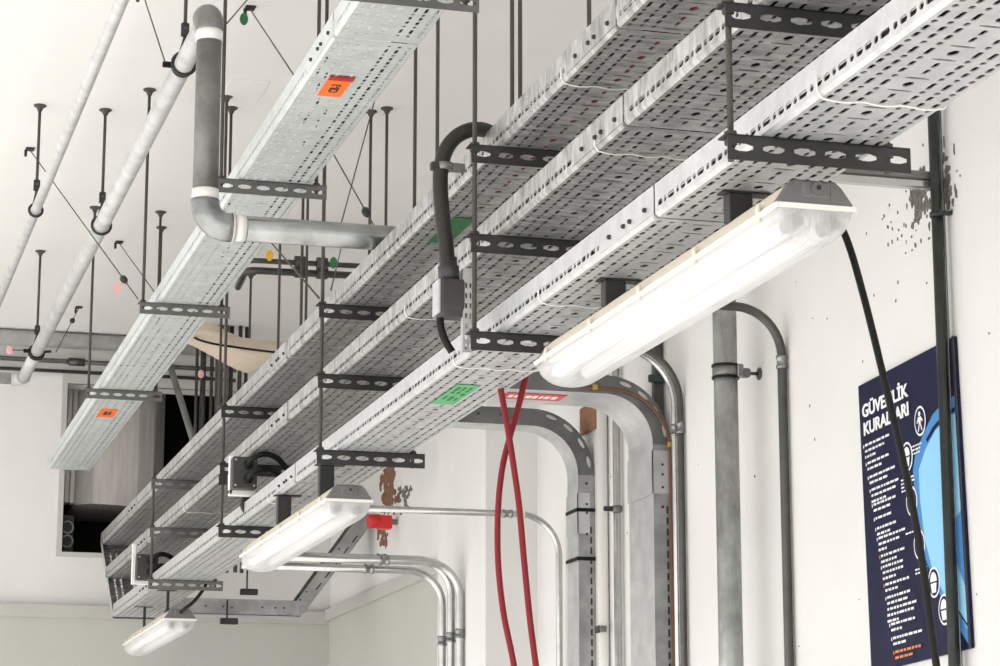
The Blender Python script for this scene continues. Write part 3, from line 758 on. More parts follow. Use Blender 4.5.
# grey box under the hose: rounded front
q0, q1 = at(437, 281, Y=yh), at(467, 319, Y=yh)
t = thing('conduit_box', (q0.x, yh, q1.z), 'rounded grey conduit box hanging under the black hose', 'box')
b_ = MB(); prof = [(0, -.028), (.006, -.031), (.048, -.031), (.056, -.026), (.062, -.012), (.062, .02), (0, .02)]
sc = (q1.x-q0.x)/.062
lv = [(q1.z-.002, .80), (q1.z+.008, .95), (q1.z+.02, 1.), (q0.z-.006, 1.), (q0.z, .96)]
b_.loft([[(q0.x+(.031+(x-.031)*k)*sc, yh+y*k, z) for x, y in prof] for z, k in lv]); b_.build('box_body', M_BOX, t)
MB().box(q0.x-.004, q0.x, yh-.03, yh+.022, q1.z+.004, q0.z-.002).build('cover_edge', M_GALV, t)
tag(MB().tube(smooth_path([at(440, 318, Y=yh), at(441, 328, Y=yh), at(445, 340, Y=yh), at(452, 352, Y=yh)], 5), .0085, 10).build('short_cable', M_BLACK), 'short black cable dropping from the rounded box below the hose', 'cable')
# perforated white strut beside it, from the lowest tray to the middle one
def support_plate(u, v0, v1, y, w, label, d=.02):
    p0, p1 = at(u, v1, Y=y), at(u, v0, Y=y)
    t = thing('perforated_strut', p0, label, 'strut')
    b_ = MB(); L = p1.z-p0.z; hs = [(.012+i*.022, .006, .0022, 'slot') for i in range(int((L-.01)/.022))]
    b_.sheet((p0.x, y, p0.z), (0, 0, 1), (1, 0, 0), L, w, [(w*.3, .003, hs), (w*.72, .003, hs)], (0, .002, 0))
    b_.box(p0.x, p0.x+.002, y+.0005, y+d, p0.z, p1.z); b_.box(p0.x+w-.002, p0.x+w, y+.0005, y+d, p0.z, p1.z)
    b_.build('strut_face', M_GALV, t); return t
support_plate(463, 268, 352, 4.83, .022, 'pale perforated strut between the trays right of the rounded box')
# junction box with two looping cables by the fourth hanger
def jbox(u0, v0, u1, v1, y, label, frame):
    a_, c_ = at(u0, v0, Y=y), at(u1, v1, Y=y)
    t = thing('junction_box', (a_.x, y, c_.z), label, 'box')
    MB().bbox(a_.x, c_.x, y, y+.05, c_.z, a_.z, .004).build('box_body', M_BOX, t)
    g = MB()
    for sx in (.12, .88):
        for sz in (.1, .9):
            px, pz = a_.x+(c_.x-a_.x)*sx, c_.z+(a_.z-c_.z)*sz
            g.tube([(px, y-.002, pz), (px, y+.001, pz)], .0035, 8)
    g.build('screw', M_PIPEW, t)
    for k, f in enumerate((.75, .30)):
        px, pz = a_.x+(c_.x-a_.x)*.62, c_.z+(a_.z-c_.z)*f
        MB().tube([(px, y-.018, pz), (px, y-.008, pz), (px, y-.007, pz), (px, y, pz)], [.012, .012, .016, .016], 10).build('cable_gland', M_BLACK, t)
    return t, a_, c_
t, a_, c_ = jbox(233, 456, 257, 489, 7.72, 'grey junction box with two looping black cables, beside the fourth hanger', True)
for k, (f, lab) in enumerate(((.75, 'upper'), (.30, 'lower'))):
    px, pz = a_.x+(c_.x-a_.x)*.62, c_.z+(a_.z-c_.z)*f
    pts = [(px, 7.705, pz), (px+.004, 7.675, pz+.012), (px+.04, 7.665, pz+.028), (px+.085, 7.685, pz+.022), (px+.12, 7.71, pz-.003), (px+.15, 7.74, pz-.025), (px+.19, 7.78, pz-.035)]
    tag(MB().tube(smooth_path(pts, 5), .0095, 10).build('short_cable', M_BLACK), '%s of two black cables looping right from the grey box beside the fourth hanger' % lab, 'cable')
t = thing('box_frame', at(230, 492, Y=7.80), 'white bent frame holding the grey box with two looping cables', 'frame')
q = at(229, 494, Y=7.775); r_ = at(261, 494, Y=7.775); top = at(229, 455, Y=7.775).z; lo = at(260, 513, Y=7.775).z
MB().bbox(q.x, q.x+.012, 7.775, 7.80, q.z, top, .002).build('frame_upright', M_WHITEP, t)
MB().bbox(q.x, r_.x, 7.775, 7.80, q.z-.004, q.z+.016, .002).build('frame_crossbar', M_WHITEP, t)
MB().bbox(r_.x-.02, r_.x+.004, 7.775, 7.80, lo, q.z+.0155, .002).build('frame_upright', M_WHITEP, t)
q = at(247, 496, Y=7.85)
tag(MB().tube(smooth_path([q+Vector((.012, 0, .0)), q+Vector((-.008, 0, -.012)), q+Vector((-.012, 0, -.035)), q+Vector((.0, 0, -.055))], 5), .010, 10).build('short_cable', M_BRONZE), 'short brown cable curving under the white frame of the junction box', 'cable')
q = at(221, 474, Y=7.97)
tag(MB().bbox(X0-.004, X0+.024, 7.985, 7.9888, TZ['B']-.075, TZ['B']-.0405, .001).build('slotted_clip', M_CHAN), 'small slotted clip below the middle bracket of the fourth hanger', 'clip')
t, a_, c_ = jbox(137, 554, 158, 580, 10.07, 'far grey junction box with a looping black cable, near the last hanger', False)
for k, f in enumerate((.75, .30)):
    px, pz = a_.x+(c_.x-a_.x)*.62, c_.z+(a_.z-c_.z)*f
    pts = [(px, 10.055, pz), (px+.003, 10.02, pz+.008), (px+.04, 10.01, pz+.022), (px+.085, 10.03, pz+.010), (px+.11, 10.06, pz-.018), (px+.115, 10.10, pz-.05)]
    tag(MB().tube(smooth_path(pts, 5), .010, 10).build('short_cable', M_BLACK), '%s of two black cables looping from the far junction box near the last hanger' % ['upper', 'lower'][k], 'cable')
t = thing('box_frame', at(132, 586, Y=10.13), 'white bent frame around the far junction box', 'frame')
q = at(131.5, 584, Y=10.125); r_ = at(160, 584, Y=10.125)
MB().bbox(q.x, q.x+.016, 10.125, 10.15, q.z, q.z+.17, .002).build('frame_upright', M_WHITEP, t)
MB().bbox(q.x+.0165, r_.x, 10.125, 10.15, q.z, q.z+.018, .002).build('frame_crossbar', M_WHITEP, t)

# ------------------------------------------------------------------ bent channels down the right wall
def channel(yf, yb, zh, R_, x_start, label, M, mw, name='bent_channel', z_end=ZF, fh=.058, slot0=.35):
    """channel running along X at height zh, bending down the right wall; web on the inside of the bend"""
    xw = XW-.001-fh
    t = thing(name, (xw, (yf+yb)/2, z_end), label, 'cable tray')
    arc = bend((x_start, 0, zh), (xw, 0, zh), (xw, 0, z_end), R_, 14)
    segs = [('straight_length', [Vector((x_start, 0, zh)), arc[0]]), ('elbow', arc), ('straight_length', [arc[-1], Vector((xw, 0, zh-R_-.62))]), ('straight_length', [Vector((xw, 0, zh-R_-.62)), Vector((xw, 0, z_end))])]
    def outn(pts, i):
        a = pts[max(i-1, 0)]; c = pts[min(i+1, len(pts)-1)]; d_ = (c-a).normalized(); return Vector((-d_.z, 0, d_.x))
    for nm, pts in segs:
        web = MB(); th = .0025
        n_ = [outn(pts, i) for i in range(len(pts))]
        if nm == 'elbow': n_[0] = Vector((0, 0, 1)); n_[-1] = Vector((1, 0, 0))
        rings = []
        for p_, nn_ in zip(pts, n_):
            i0 = Vector((p_.x, 0, p_.z)); i1 = i0+nn_*th; o1 = i0+nn_*fh
            Yv = lambda v_, y: (v_.x, y, v_.z)
            rings.append([Yv(i0, yf), Yv(o1, yf), Yv(o1, yf+th), Yv(i1, yf+th), Yv(i1, yb-th), Yv(o1, yb-th), Yv(o1, yb), Yv(i0, yb)])
        web.loft(rings)
        s_ = web.build(nm, [M, mw, M_FLANGE2], t)
        me = s_.data
        for pl in me.polygons:                      # flanges get darker copies of the web metal, shade put into the colour
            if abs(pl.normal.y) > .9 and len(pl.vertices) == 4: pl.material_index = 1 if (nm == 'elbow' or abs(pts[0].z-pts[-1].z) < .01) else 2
        if nm == 'elbow':
            hs = MB()
            for k in (3, 6, 9, 12):
                p_ = pts[k]; d_ = (pts[k+1]-pts[k-1]).normalized(); nn_ = n_[k]
                c_ = p_+nn_*.042; c_.y = yf-.0006
                ring = [(c_+d_*(.020*math.cos(q_) if abs(math.cos(q_)) > .1 else 0)+nn_*.0058*math.sin(q_)) for q_ in [i_*PI/6 for i_ in range(12)]]
                hs.poly(ring, (0, .0004, 0))
            hs.build('slot_opening', M_PIPEW, t, label='pale slot')
    return t, xw, arc
# larger one
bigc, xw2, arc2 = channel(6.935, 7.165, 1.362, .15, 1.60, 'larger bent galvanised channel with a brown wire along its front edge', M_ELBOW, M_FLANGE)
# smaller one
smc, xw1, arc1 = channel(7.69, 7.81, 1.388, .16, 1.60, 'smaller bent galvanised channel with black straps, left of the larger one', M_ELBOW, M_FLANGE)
def bolts_front(t, pts):
    for x, y, z in pts: bolt(t, x, y, z, (0, 0, PI/2))
for t_, yf, xs, zz, zlist in ((bigc, 6.935, (1.95, 2.0, 2.12, 2.17), 1.392, (1.15, 1.12, 1.08, 1.02)), (smc, 7.69, (1.85, 1.92, 2.05, 2.10, 2.18), 1.42, (1.20, 1.13, 1.10, 1.03))):
    bolts_front(t_, [(x, yf, zz) for x in xs]+[(XW-.03, yf, z) for z in zlist])
# perforated lower flange edge
for t_, yf, z0_ in ((bigc, 6.935, at(660, 512, X=XW-.02).z), (smc, 7.69, at(590, 530, X=XW-.02).z)):
    b_ = MB()
    for k in range(40):
        z = z0_-k*.034; b_.box(XW-.018, XW-.012, yf-.0008, yf-.0002, z-.011, z+.011)
    b_.build('slot_opening', M_INK, t_, label='dark slot row')
for z in (at(580, 509, X=xw1).z, at(580, 558, X=xw1).z):
    b_ = MB(); b_.box(xw1-.006, XW-.002, 7.683, 7.686, z-.006, z+.006); b_.box(xw1-.006, xw1-.0042, 7.683, 7.815, z-.006, z+.006); b_.build('strap', M_BLACK, smc, label='black strap')
b_ = MB(); ja, jb = at(580, 533, X=xw1).z, at(580, 492, X=xw1).z; b_.box(xw1-.004, XW-.02, 7.6865, 7.689, ja, jb); b_.box(xw1-.004, xw1-.001, 7.6865, 7.813, ja, jb); b_.build('joint_cover', M_ELBOW, smc)
b_ = MB(); jz = at(655, 492, X=xw2).z; b_.box(xw2-.004, XW-.004, 6.931, 6.934, jz, jz+.13); b_.box(xw2-.004, xw2-.001, 6.931, 7.168, jz, jz+.13); b_.build('joint_cover', M_ELBOW, bigc)
b_ = MB(); b_.box(xw2-.005, XW-.003, 6.930, 6.9305, jz-.003, jz+.001); b_.box(xw2-.005, xw2-.004, 6.930, 7.169, jz-.003, jz+.001); b_.build('joint_seam', M_PIPEW, bigc)
# red and white sticker under the larger one
def on_under(u, v): return at(u, v, Z=1.3612)
x0_, x1_ = at(503, 393, Y=7.05).x, at(562, 393, Y=7.05).x
lb = MB().box(x0_, x1_, 6.99, 7.09, 1.3598, 1.3612).build('label_tag', M_REDP, bigc, label='red and white printed sticker')
b_ = MB(); R_ = random.Random(9); x = x0_+.015
while x < x1_-.02:
    w = R_.uniform(.008, .02); b_.box(x, x+w, 7.02, 7.06, 1.3592, 1.3597); x += w+R_.uniform(.004, .010)
b_.build('lettering', M_PRINTW, lb)
# brown wire and brass clips along the larger bend
wp = [Vector((2.25, 6.927, 1.39))]+[p_+((Vector((0, 0, 1)) if i == 0 else (p_-Vector((arc2[0].x, 0, arc2[-1].z))).normalized())*.052) for i, p_ in enumerate(arc2)]
wp = [Vector((2.22, 6.925, 1.372)), Vector((2.26, 6.925, 1.378))]
ctr = Vector((arc2[0].x, 0, arc2[-1].z))
for i in range(2, len(arc2)):
    d_ = (arc2[i]-ctr).normalized(); k = .010+.042*(i/14); q = arc2[i]+d_*k; wp.append(Vector((q.x, 6.925, q.z)))
wp += [Vector((XW-.006, 6.925, .9)), Vector((XW-.004, 6.925, .4)), Vector((XW-.006, 6.925, ZF+.01))]
o = MB().tube(wp, .0045, 8).build('earth_wire', M_BROWNW); tag(o, 'brown wire with two brass clips along the front of the larger bent channel', 'wire')
for q in (wp[1], wp[-4]):
    MB().bbox(q.x-.008, q.x+.008, 6.918, 6.932, q.z-.008, q.z+.008, .002).build('brass_clip', M_BRASS, o)

# ------------------------------------------------------------------ conduits on the right wall
def coupling(t, p_, d_, r_, L=.035, M=M_PIPE):
    p_ = Vector(p_); d_ = Vector(d_).normalized(); h = L/2
    MB().tube([p_-d_*h, p_-d_*h*.5, p_-d_*h*.45, p_+d_*h*.45, p_+d_*h*.5, p_+d_*h], [r_*1.28, r_*1.28, r_*1.12, r_*1.12, r_*1.28, r_*1.28], 12).build('coupling', M, t)
def wall_conduit(y, zh, r_, R_, x0_, label, M=M_COND, coup=(), xwall=XW, z_end=ZF, gap=.004, group=None):
    x = xwall-r_-gap
    pts = route([(x0_, y, zh), (x, y, zh), (x, y, z_end)], R_, 12)
    t = thing('bent_conduit', (x, y, z_end), label, 'conduit', group)
    MB().tube(pts, r_, 14).build('conduit_length', M, t)
    for kind, val in coup:
        if kind == 'v': coupling(t, (x, y, val), (0, 0, 1), r_)
        else: coupling(t, (val, y, zh), (1, 0, 0), r_)
    return t
wall_conduit(6.0, 1.437, .0125, .13, 1.62, 'slim bent conduit right of the heavy upright pipe', M_CONDD, (('v', 1.29),))
wall_conduit(6.86, 1.49, .0100, .17, 1.62, 'nearer of two bent conduits with couplings right of the larger bent channel', M_COND, (('v', 1.245),), gap=.004, group='pair of bent conduits')
wall_conduit(6.81, 1.49, .0100, .17, 1.62, 'right one of two bent conduits, tight to the wall by the larger channel', M_CONDD, (('v', 1.245),), group='pair of bent conduits')
# conduit with coupling left of the smaller channel
t = wall_conduit(8.0, 1.132, .0115, .14, 1.60, 'single bent conduit with a green mark passing behind the red cable', M_COND, (('h', 2.29),), gap=.02)
for uu, M in ((508, M_GREEND), (521, M_WHITEP)):
    q = at(uu, 516, Y=8.0); MB().tube([(q.x-.012, 8.0, 1.132), (q.x+.012, 8.0, 1.132)], .0125, 12).build('mark_sleeve', M, t)
q = at(392, 566, Y=8.75)
for k, (dy, dz) in enumerate(((0, .0), (.05, .012), (.10, -.022))):
    wall_conduit(8.66+dy, 1.036+dz, .0145, .13-.0*k, 1.50, '%s of three parallel conduits bending down the pilaster' % ['nearest', 'middle', 'farthest'][k], M_COND, (('h', 2.01 if k < 2 else 1.975), ('v', .775-.01*k)), xwall=px0, gap=.004+.02*k, group='three conduits on the pilaster')
# white pipe and plain upright conduits
q = at(603, 560, X=XW-.02)
t = thing('white_pipe', (q.x, q.y, ZF), 'white plastic pipe down the wall right of the smaller bent channel', 'pipe')
MB().tube([(q.x, q.y, ZF), (q.x, q.y, 1.8)], .0175, 14).build('pipe_length', M_WHITEP, t)
q2 = at(605, 627, X=XW-.045)
MB().bbox(q.x-.024, q.x-.0175, q.y-.02, q.y+.02, q2.z-.012, q2.z+.012, .002).build('pipe_clip', M_BOX, t)
MB().bbox(q.x-.02, q.x+.0, q.y-.035, q.y-.0176, q2.z-.01, q2.z+.01, .002).build('pipe_clip', M_PIPED, t)
q = at(617.5, 560, X=XW-.02)
t = thing('upright_conduit', (q.x, q.y, ZF), 'grey upright conduit between the white pipe and the larger bent channel', 'conduit')
MB().tube([(q.x, q.y, ZF), (q.x, q.y, 2.0)], .0125, 14).build('conduit_length', M_COND, t)
zc_ = at(617, 509, X=XW-.02).z
MB().tube([(q.x, q.y, zc_-.01), (q.x, q.y, zc_+.01)], .0165, 14).build('pipe_clip', M_PIPED, t)
MB().bbox(q.x-.045, q.x-.012, q.y-.006, q.y+.006, zc_-.008, zc_+.008, .002).build('clip_bolt', M_CHAN, t)
q = at(657, 380, X=XW-.02)
t = thing('upright_channel', (q.x, q.y, .4), 'dark upright channel with a green clamp behind the larger bend', 'channel')
MB().bbox(q.x-.014, q.x+.014, q.y-.013, q.y+.013, .2, 2.2, .002).build('channel_length', M_CONDD, t)
MB().bbox(q.x-.035, q.x+.018, q.y-.028, q.y-.013, q.z-.012, q.z+.012, .003).build('clamp_bar', mat('green_grey_clamp', (.035, .06, .05), .5, .3), t)

# heavy upright pipe with stand-off clamp
yb_ = 6.2; c_ = at(725.5, 372, Y=yb_); xb = c_.x; rb = .0335
t = thing('upright_pipe', (xb, yb_, ZF), 'heavy upright pipe held off the right wall by a clamp', 'pipe')
MB().tube([(xb, yb_, ZF), (xb, yb_, 2.3)], rb, 24).build('pipe_length', mat('mottled_galvanised_pipe', (.45, .46, .45), .38, .65, var=.55, vscale=16, stretch=(1, 1, .5)), t)
t = thing('standoff_clamp', (xb, yb_, c_.z), 'steel ring clamp with a screw joining the heavy pipe to the wall', 'clamp')
b_ = MB(); b_.tube([(xb, yb_, c_.z-.016), (xb, yb_, c_.z+.016)], rb+.0035, 24); b_.build('clamp_ring', M_PIPED, t)
for dz in (-.017, .017): MB().tube([(xb, yb_, c_.z+dz-.003), (xb, yb_, c_.z+dz+.003)], rb+.0055, 24).build('rubber_edge', M_BLACK, t)
MB().bbox(xb+rb-.012, xb+rb+.006, yb_-.040, yb_-.022, c_.z-.018, c_.z+.018, .003).build('clamp_ear', M_PIPE, t)
MB().bbox(xb+rb+.004, xb+rb+.038, yb_-.014, yb_+.014, c_.z-.013, c_.z+.013, .005).build('clamp_nut', M_PIPED, t)
MB().tube([(xb+rb+.035, yb_, c_.z), (XW-.006, yb_, c_.z)], .005, 10).build('clamp_screw', M_CONDD, t)
MB().tube([(XW-.007, yb_, c_.z), (XW-.004, yb_, c_.z), (XW-.001, yb_, c_.z)], [.012, .018, .018], 12).build('wall_flange', M_CONDD, t)

# dark post in front of the poster, thin white pipe behind it, strut to the trays
qp = at(936, 200, X=XW-.03); yP = qp.y
t = thing('dark_post', (XW-.03, yP, ZF), 'dark upright pipe on the right wall passing in front of the blue poster', 'pipe')
MB().tube([(XW-.03, yP, ZF), (XW-.03, yP, ZC)], .0125, 16).build('pipe_length', M_POST, t)
zc_ = at(936, 215, X=XW-.03).z
MB().tube([(XW-.03, yP, zc_-.006), (XW-.03, yP, zc_+.006)], .0165, 16).build('pipe_clip', M_POST, t)
MB().bbox(XW-.035, XW-.001, yP-.026, yP-.012, zc_-.005, zc_+.005, .002).build('clip_ear', M_POST, t)
q = at(945, 280, X=XW-.012)
tag(MB().tube([(XW-.010, q.y, ZF), (XW-.010, q.y, 2.2)], .0045, 10).build('thin_rod', M_PIPE), 'thin bright rod on the wall right behind the dark upright pipe', 'rod')
t = thing('wall_strut', (2.0, yP, 1.55), 'double channel strut from the wall towards the trays under the nearest bracket', 'strut')
ys_ = yP+.03; zs_ = at(900, 180, Y=ys_).z
MB().bbox(1.42, XW-.001, ys_-.012, ys_+.012, zs_+.004, zs_+.024, .003).build('channel_length', M_PIPED, t)
MB().bbox(1.42, XW-.001, ys_-.012, ys_+.012, zs_-.018, zs_+.002, .003).build('channel_length', M_COND, t)

# red sounder on the wall in the broken patch
q = at(368, 521, Y=10.55); q3 = at(391, 523, Y=10.55)
t = thing('alarm_sounder', (q.x, 10.55, q.z-.03), 'red alarm sounder beside the second lamp, near the broken plaster', 'alarm')
MB().tube([(q.x, 10.55, q.z), (q.x+.006, 10.55, q.z), (q.x+.055, 10.55, q.z)], [.026, .032, .032], 18).build('sounder_body', M_REDP, t)
MB().bbox(q.x+.045, q3.x, 10.52, 10.58, q.z-.034, q.z+.026, .004).build('sounder_base', M_REDP, t)
MB().bbox(q3.x-.001, XW-.001, 10.54, 10.56, q.z-.012, q.z+.012, .003).build('mounting_arm', M_PIPED, t)
q2 = at(405, 522, Y=11.0)
t = thing('wall_bracket', (q2.x, 10.95, q2.z), 'bent grey bracket behind the red alarm sounder', 'bracket')
b_ = MB(); b_.tube(smooth_path([(q2.x-.06, 10.93, q2.z+.045), (q2.x+.04, 10.93, q2.z+.04), (q2.x+.03, 10.93, q2.z+.0), (q2.x-.02, 10.93, q2.z-.035)], 5), .010, 8); b_.build('bracket_arm', M_PIPED, t)

# ------------------------------------------------------------------ end tray: from the lowest tray across and up into the wall
t = thing('end_tray', (1.9, 11.0, 1.04), 'grey channel crossing behind the far lamp and slanting up into the right wall', 'cable tray')
ye0, ye1 = 10.98, 11.14
hx, hz = 2.16, 1.043
def slab(pts, name, M): return MB().poly(pts, (0, 0.003, 0)).build(name, M, t)
sl = Vector((XW-hx-.002, 0, 1.505-hz)); sn = Vector((-sl.z, 0, sl.x)).normalized()
A_ = Vector((1.556, ye0, hz)); B_ = Vector((hx, ye0, hz)); C_ = B_+sl
hgt = .072
slab([A_, B_, B_+Vector((-.02, 0, hgt)), A_+Vector((0, 0, hgt))], 'front_flange', M_FLANGE2)
slab([B_+Vector((0, -.001, 0)), C_+Vector((0, -.001, 0)), C_+sn*hgt+Vector((0, -.001, 0)), B_+Vector((-.02, -.001, hgt))], 'front_flange', M_FLANGE2)
MB().poly([A_, B_, B_+Vector((0, ye1-ye0, 0)), A_+Vector((0, ye1-ye0, 0))], (0, 0, .003)).build('tray_web', M_GALV, t)
MB().poly([B_, C_, C_+Vector((0, ye1-ye0, 0)), B_+Vector((0, ye1-ye0, 0))], sn*.003).build('tray_web', M_GALV, t)
slab([p_+Vector((0, ye1-ye0, 0)) for p_ in (A_, B_, B_+Vector((-.02, 0, hgt)), A_+Vector((0, 0, hgt)))], 'back_flange', M_FLANGE)
slab([p_+Vector((0, ye1-ye0-.004, 0)) for p_ in (B_, C_, C_+sn*hgt, B_+Vector((-.02, 0, hgt)))], 'back_flange', M_FLANGE)
b_ = MB(); du = sl.normalized()
for k in range(5):
    c_ = B_+du*(.16+k*.07)+sn*.020; b_.poly([c_+du*.02+sn*.003, c_-du*.02+sn*.003, c_-du*.02-sn*.003, c_+du*.02-sn*.003], (0, -.0018, 0))
b_.build('slot_opening', M_INK, t)
for x, z in ((1.72, 1.08), (1.80, 1.08), (1.84, 1.075), (1.98, 1.08), (2.04, 1.08), (2.08, 1.08)): bolt(t, x, ye0-.0005, z, (0, 0, PI/2))
for f in (.10, .18, .42, .62): p_ = B_+sl*f+sn*.05; bolt(t, p_.x, ye0-.002, p_.z, (0, 0, PI/2))
cs = mat('tray_coupling', (.33, .33, .33), .45, .6)
MB().tube([B_+Vector((.01, -.006, .035)), B_+Vector((.01, .0, .035))], .020, 14).build('pivot_plate', cs, t)
for k, x in enumerate((1.812, 1.90)):
    p0 = Vector((x, 10.945, hz-.035 if k == 0 else hz+.10))
    b_ = MB(); b_.bbox(p0.x-.03, p0.x+.05, 10.93, 10.955, p0.z-.012, p0.z+.016, .003); b_.tube([(p0.x, 10.94, p0.z), (p0.x, 10.94, p0.z+.1)], .004, 6)
    tag(b_.build('strut_clamp', M_CHAN), ['small slotted clamp below the grey end channel', 'small slotted clamp above the grey end channel'][k], 'clamp')

# ------------------------------------------------------------------ red cable loop over the lowest tray
yr = 5.42
px_ = [(518, 690), (512, 655), (503, 610), (498, 560), (498, 510), (502, 470), (509, 440), (517, 412), (523, 388), (526, 374), (527, 362)]
s1 = [at(u, v, Y=yr) for u, v in px_]
px2 = [(496, 372), (500, 386), (503, 402), (508, 430), (513, 462), (519, 505), (524, 560), (530, 620), (536, 666), (540, 695)]
s2 = [at(u, v, Y=yr-.03) for u, v in px2]
over = [Vector((s1[-1].x+.005, yr, 1.145)), Vector((s1[-1].x-.035, yr, 1.165)), Vector((s2[0].x+.02, yr-.02, 1.15))]
lowL = [Vector((s1[0].x+.03, yr, .2)), Vector((s1[0].x+.02, yr, -.6)), Vector((s1[0].x+.08, yr, ZF+.008))][::-1]
lowR = [Vector((s2[-1].x+.02, yr-.03, .2)), Vector((s2[-1].x+.03, yr-.03, -.6)), Vector((s2[-1].x+.15, yr-.03, ZF+.008))]
tag(MB().tube(smooth_path(lowL+s1+over+s2+lowR, 5), .0075, 10).build('red_cable', M_RED), 'red cable draped over the lowest tray with two crossing strands hanging down', 'cable')

# ------------------------------------------------------------------ poster
XP = XW-.010
pc = [at(858, 383, X=XP), at(955, 338, X=XP), at(973, 655, X=XP), at(873, 666, X=XP)]
Y_l = (pc[0].y+pc[3].y)/2; Y_r = (pc[1].y+pc[2].y)/2; Z_t = (pc[0].z+pc[1].z)/2; Z_b = (pc[2].z+pc[3].z)/2
t = thing('safety_poster', (XW-.005, (Y_l+Y_r)/2, Z_b), 'dark blue safety rules poster with white lettering on the right wall', 'poster')
MB().bbox(XW-.010, XW-.0005, Y_r, Y_l, Z_b, Z_t, .002).build('poster_board', M_NAVY, t)
MB().box(XW-.0125, XW-.010, Y_r, Y_r+.008, Z_b, Z_t).build('edge_strip', M_CONDD, t)
def on_poster(pts, name, M, lift, th=.0005, par=None, label=None):
    pp = []
    for u, v in pts:
        q = at(u, v, X=XP); pp.append(Vector((XW-.010-lift, min(max(q.y, Y_r+.009), Y_l-.004), min(max(q.z, Z_b+.004), Z_t-.004))))
    return MB().poly(pp, (-th, 0, 0)).build(name, M, par or t, label=label)
on_poster([(958, 398), (946, 405), (936, 415), (927, 432), (918, 452), (915, 470), (918, 520), (925, 556), (938, 592), (950, 618), (974, 648), (974, 600)], 'printed_panel', M_BLUE, .0002)
on_poster([(958, 416), (948, 421), (938, 432), (928, 450), (921, 470), (922, 500), (926, 540), (933, 570), (946, 600), (962, 622), (972, 634), (969, 560)], 'printed_panel', M_LIGHTB, .0008)
on_poster([(958, 410), (947, 416), (936, 428), (929, 440), (930, 443), (938, 431), (948, 420), (958, 414)], 'printed_panel', M_NAVY, .0014)
on_poster([(970, 512), (955, 525), (950, 540), (956, 560), (968, 590), (972, 596)], 'printed_panel', M_BLUE, .0014)
on_poster([(958, 612), (973, 627), (973, 630), (958, 615)], 'printed_panel', M_NAVY, .0014)
for (u, v) in ((923.5, 421), (910, 456), (914, 501), (921, 545), (935, 584), (945, 612)):
    c_ = at(u, v, X=XP); ra, rb_ = .030, .036
    E = lambda k, lift, M, nm, par=None: MB().poly([(XW-.010-lift, c_.y+ra*k*math.cos(q_), c_.z+rb_*k*math.sin(q_)) for q_ in [i*PI/12 for i in range(24)]], (-.0004, 0, 0)).build(nm, M, par or t)
    ic = E(1, .0020, M_PRINTW, 'round_icon'); E(.86, .0025, M_NAVY, 'icon_field', ic)
    fx = XW-.0132
    g = MB()
    if v < 430:   # walking figure
        g.poly([(fx, c_.y+.006*math.cos(q_), c_.z+.017+.006*math.sin(q_)) for q_ in [i*PI/5 for i in range(10)]], (-.0004, 0, 0))
        g.poly([(fx, c_.y+.007, c_.z+.010), (fx, c_.y-.007, c_.z+.010), (fx, c_.y-.005, c_.z-.006), (fx, c_.y+.005, c_.z-.006)], (-.0004, 0, 0))
        g.poly([(fx, c_.y+.004, c_.z-.006), (fx, c_.y, c_.z-.006), (fx, c_.y+.007, c_.z-.024), (fx, c_.y+.012, c_.z-.024)], (-.0004, 0, 0))
        g.poly([(fx, c_.y-.001, c_.z-.006), (fx, c_.y-.005, c_.z-.006), (fx, c_.y-.012, c_.z-.022), (fx, c_.y-.008, c_.z-.024)], (-.0004, 0, 0))
        g.poly([(fx, c_.y+.007, c_.z+.010), (fx, c_.y+.016, c_.z-.002), (fx, c_.y+.013, c_.z-.004), (fx, c_.y+.005, c_.z+.004)], (-.0004, 0, 0))
        g.poly([(fx, c_.y-.007, c_.z+.010), (fx, c_.y-.016, c_.z+.000), (fx, c_.y-.013, c_.z-.004), (fx, c_.y-.005, c_.z+.004)], (-.0004, 0, 0))
    else:         # helmet-like pictogram
        g.poly([(fx, c_.y+.017*math.cos(q_), c_.z+.002+.022*math.sin(q_)) for q_ in [i*PI/10 for i in range(11)]], (-.0004, 0, 0))
        g.poly([(fx, c_.y+.015, c_.z-.002), (fx, c_.y-.015, c_.z-.002), (fx, c_.y-.010, c_.z-.024), (fx, c_.y+.010, c_.z-.024)], (-.0004, 0, 0))
    g.build('pictogram', M_PRINTW, ic)
# captions beside the icons
R_ = random.Random(4)
for (u, v, n_) in ((917, 445, 3), (909, 477, 4), (913, 531, 1), (922, 568, 2)):
    c_ = at(u, v, X=XP)
    for k in range(n_):
        y = c_.y+.03; g = MB()
        while y > c_.y-.03:
            w = R_.uniform(.006, .016); g.box(XW-.0125, XW-.0122, y-w, y, c_.z-.004-k*.009, c_.z-k*.009); y -= w+.004
        g.build('caption_line', M_PRINTW, t)
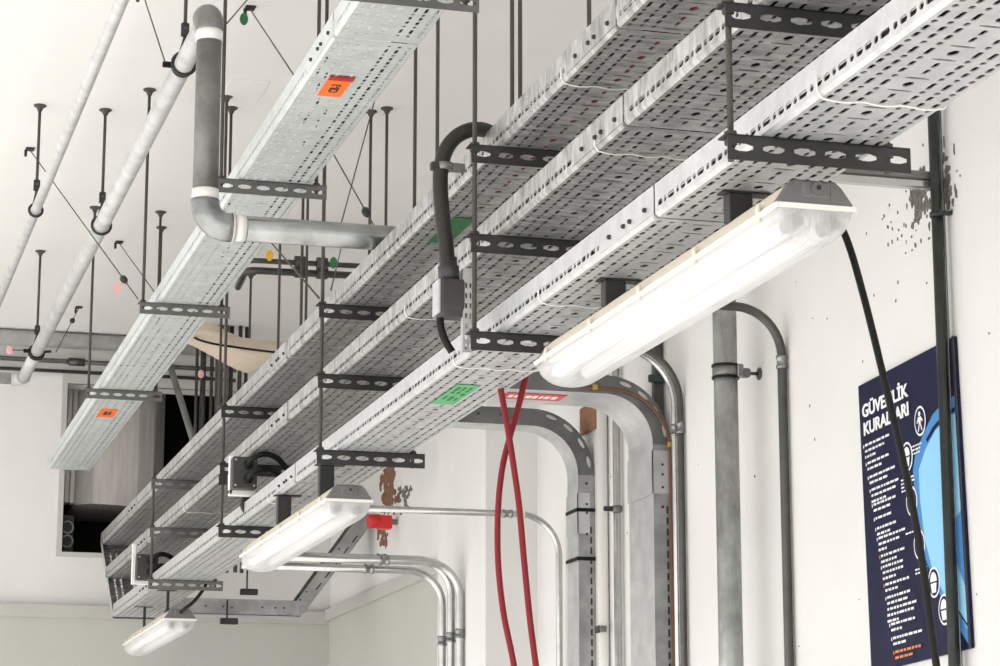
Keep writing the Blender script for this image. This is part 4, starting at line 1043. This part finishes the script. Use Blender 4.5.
# title
def poster_text(body, size, y_left, z, width=None):
    me = text_mesh(body, size, .03); xs = [v_.co.x for v_ in me.vertices]; w0 = max(xs)-min(xs); k = (width/w0) if width else 1
    o = bpy.data.objects.new('lettering', me); COL.objects.link(o); me.materials.append(M_PRINTW); o.parent = t
    R3 = Matrix(((0, 0, -1), (-1, 0, 0), (0, 1, 0)))     # text x -> -Y, text y -> +Z, faces -X
    o.rotation_euler = R3.to_euler(); o.scale = (k, 1, 1)
    o.location = Vector((XW-.0125, y_left, z))-world_loc(t)
    return o
g0, g1 = at(866, 414, X=XP), at(912, 392, X=XP)
k0, k1 = at(867, 431, X=XP), at(912, 412, X=XP)
poster_text('GÜVENLİK', .044, g0.y, (g0.z+g1.z)/2-.002, g0.y-g1.y)
poster_text('KURALLARI', .044, k0.y, (k0.z+k1.z)/2-.002, k0.y-k1.y)
# illegible small print, in the same blocks of lines
R_ = random.Random(11)
blocks = [(440, 3), (458, 2), (472, 2), (485, 3), (500, 2), (514, 1), (524, 2), (534, 3), (552, 2), (563, 3), (581, 2), (594, 5), (621, 2), (635, 2)]
g = MB(); go = MB()
for bi, (v, n_) in enumerate(blocks+[(649, 2)]):
    ul = 868+(v-440)*.130
    for k in range(n_):
        c_ = at(ul, v+k*6.0, X=XP); tot = R_.uniform(.105, .155) if k < n_-1 else R_.uniform(.05, .10); y = c_.y; end = c_.y-tot
        tgt = go if bi == len(blocks) else g
        while y > end:
            w = R_.uniform(.008, .026); h = .0066
            nl = max(2, int(w/.0045))
            for j in range(nl):
                yy = y-j*w/nl; tgt.box(XW-.0125, XW-.0122, yy-w/nl*R_.uniform(.70, .98), yy, c_.z-h*R_.uniform(.92, 1), c_.z-h*R_.uniform(0, .12))
            y -= w+.0045
        if k == 0: (go if bi in (8, 10, 14) else g).box(XW-.0126, XW-.0122, c_.y+.006, c_.y+.010, c_.z-.009, c_.z-.001)
g.build('print_lines', M_PRINTW, t, label='white small print'); go.build('print_lines', M_PRINTO, t, label='orange small print')

t.location.y -= .006; t.rotation_euler = (-.036, 0, 0)     # the board hangs slightly crooked

# ------------------------------------------------------------------ light: sky through sides left open for it, plus an added bounce light
w = bpy.data.worlds.new('daylight'); S.world = w; w.use_nodes = True
bg = w.node_tree.nodes['Background']; bg.inputs[0].default_value = (1.0, .992, .98, 1); bg.inputs[1].default_value = 1.6
sd = bpy.data.lights.new('bounce_sun', 'SUN'); sd.energy = 9.0; sd.angle = .02; sd.color = (1, .985, .965)
so = bpy.data.objects.new('bounce_sun', sd); COL.objects.link(so); so.rotation_euler = (math.radians(8), math.radians(-40), 0)  # added light: strikes the unseen floor, whose bounce brightens ceiling and undersides
S.view_settings.view_transform = 'Standard'; S.view_settings.look = 'None'; S.view_settings.gamma = 1; S.view_settings.use_curve_mapping = False
S.view_settings.exposure = .08
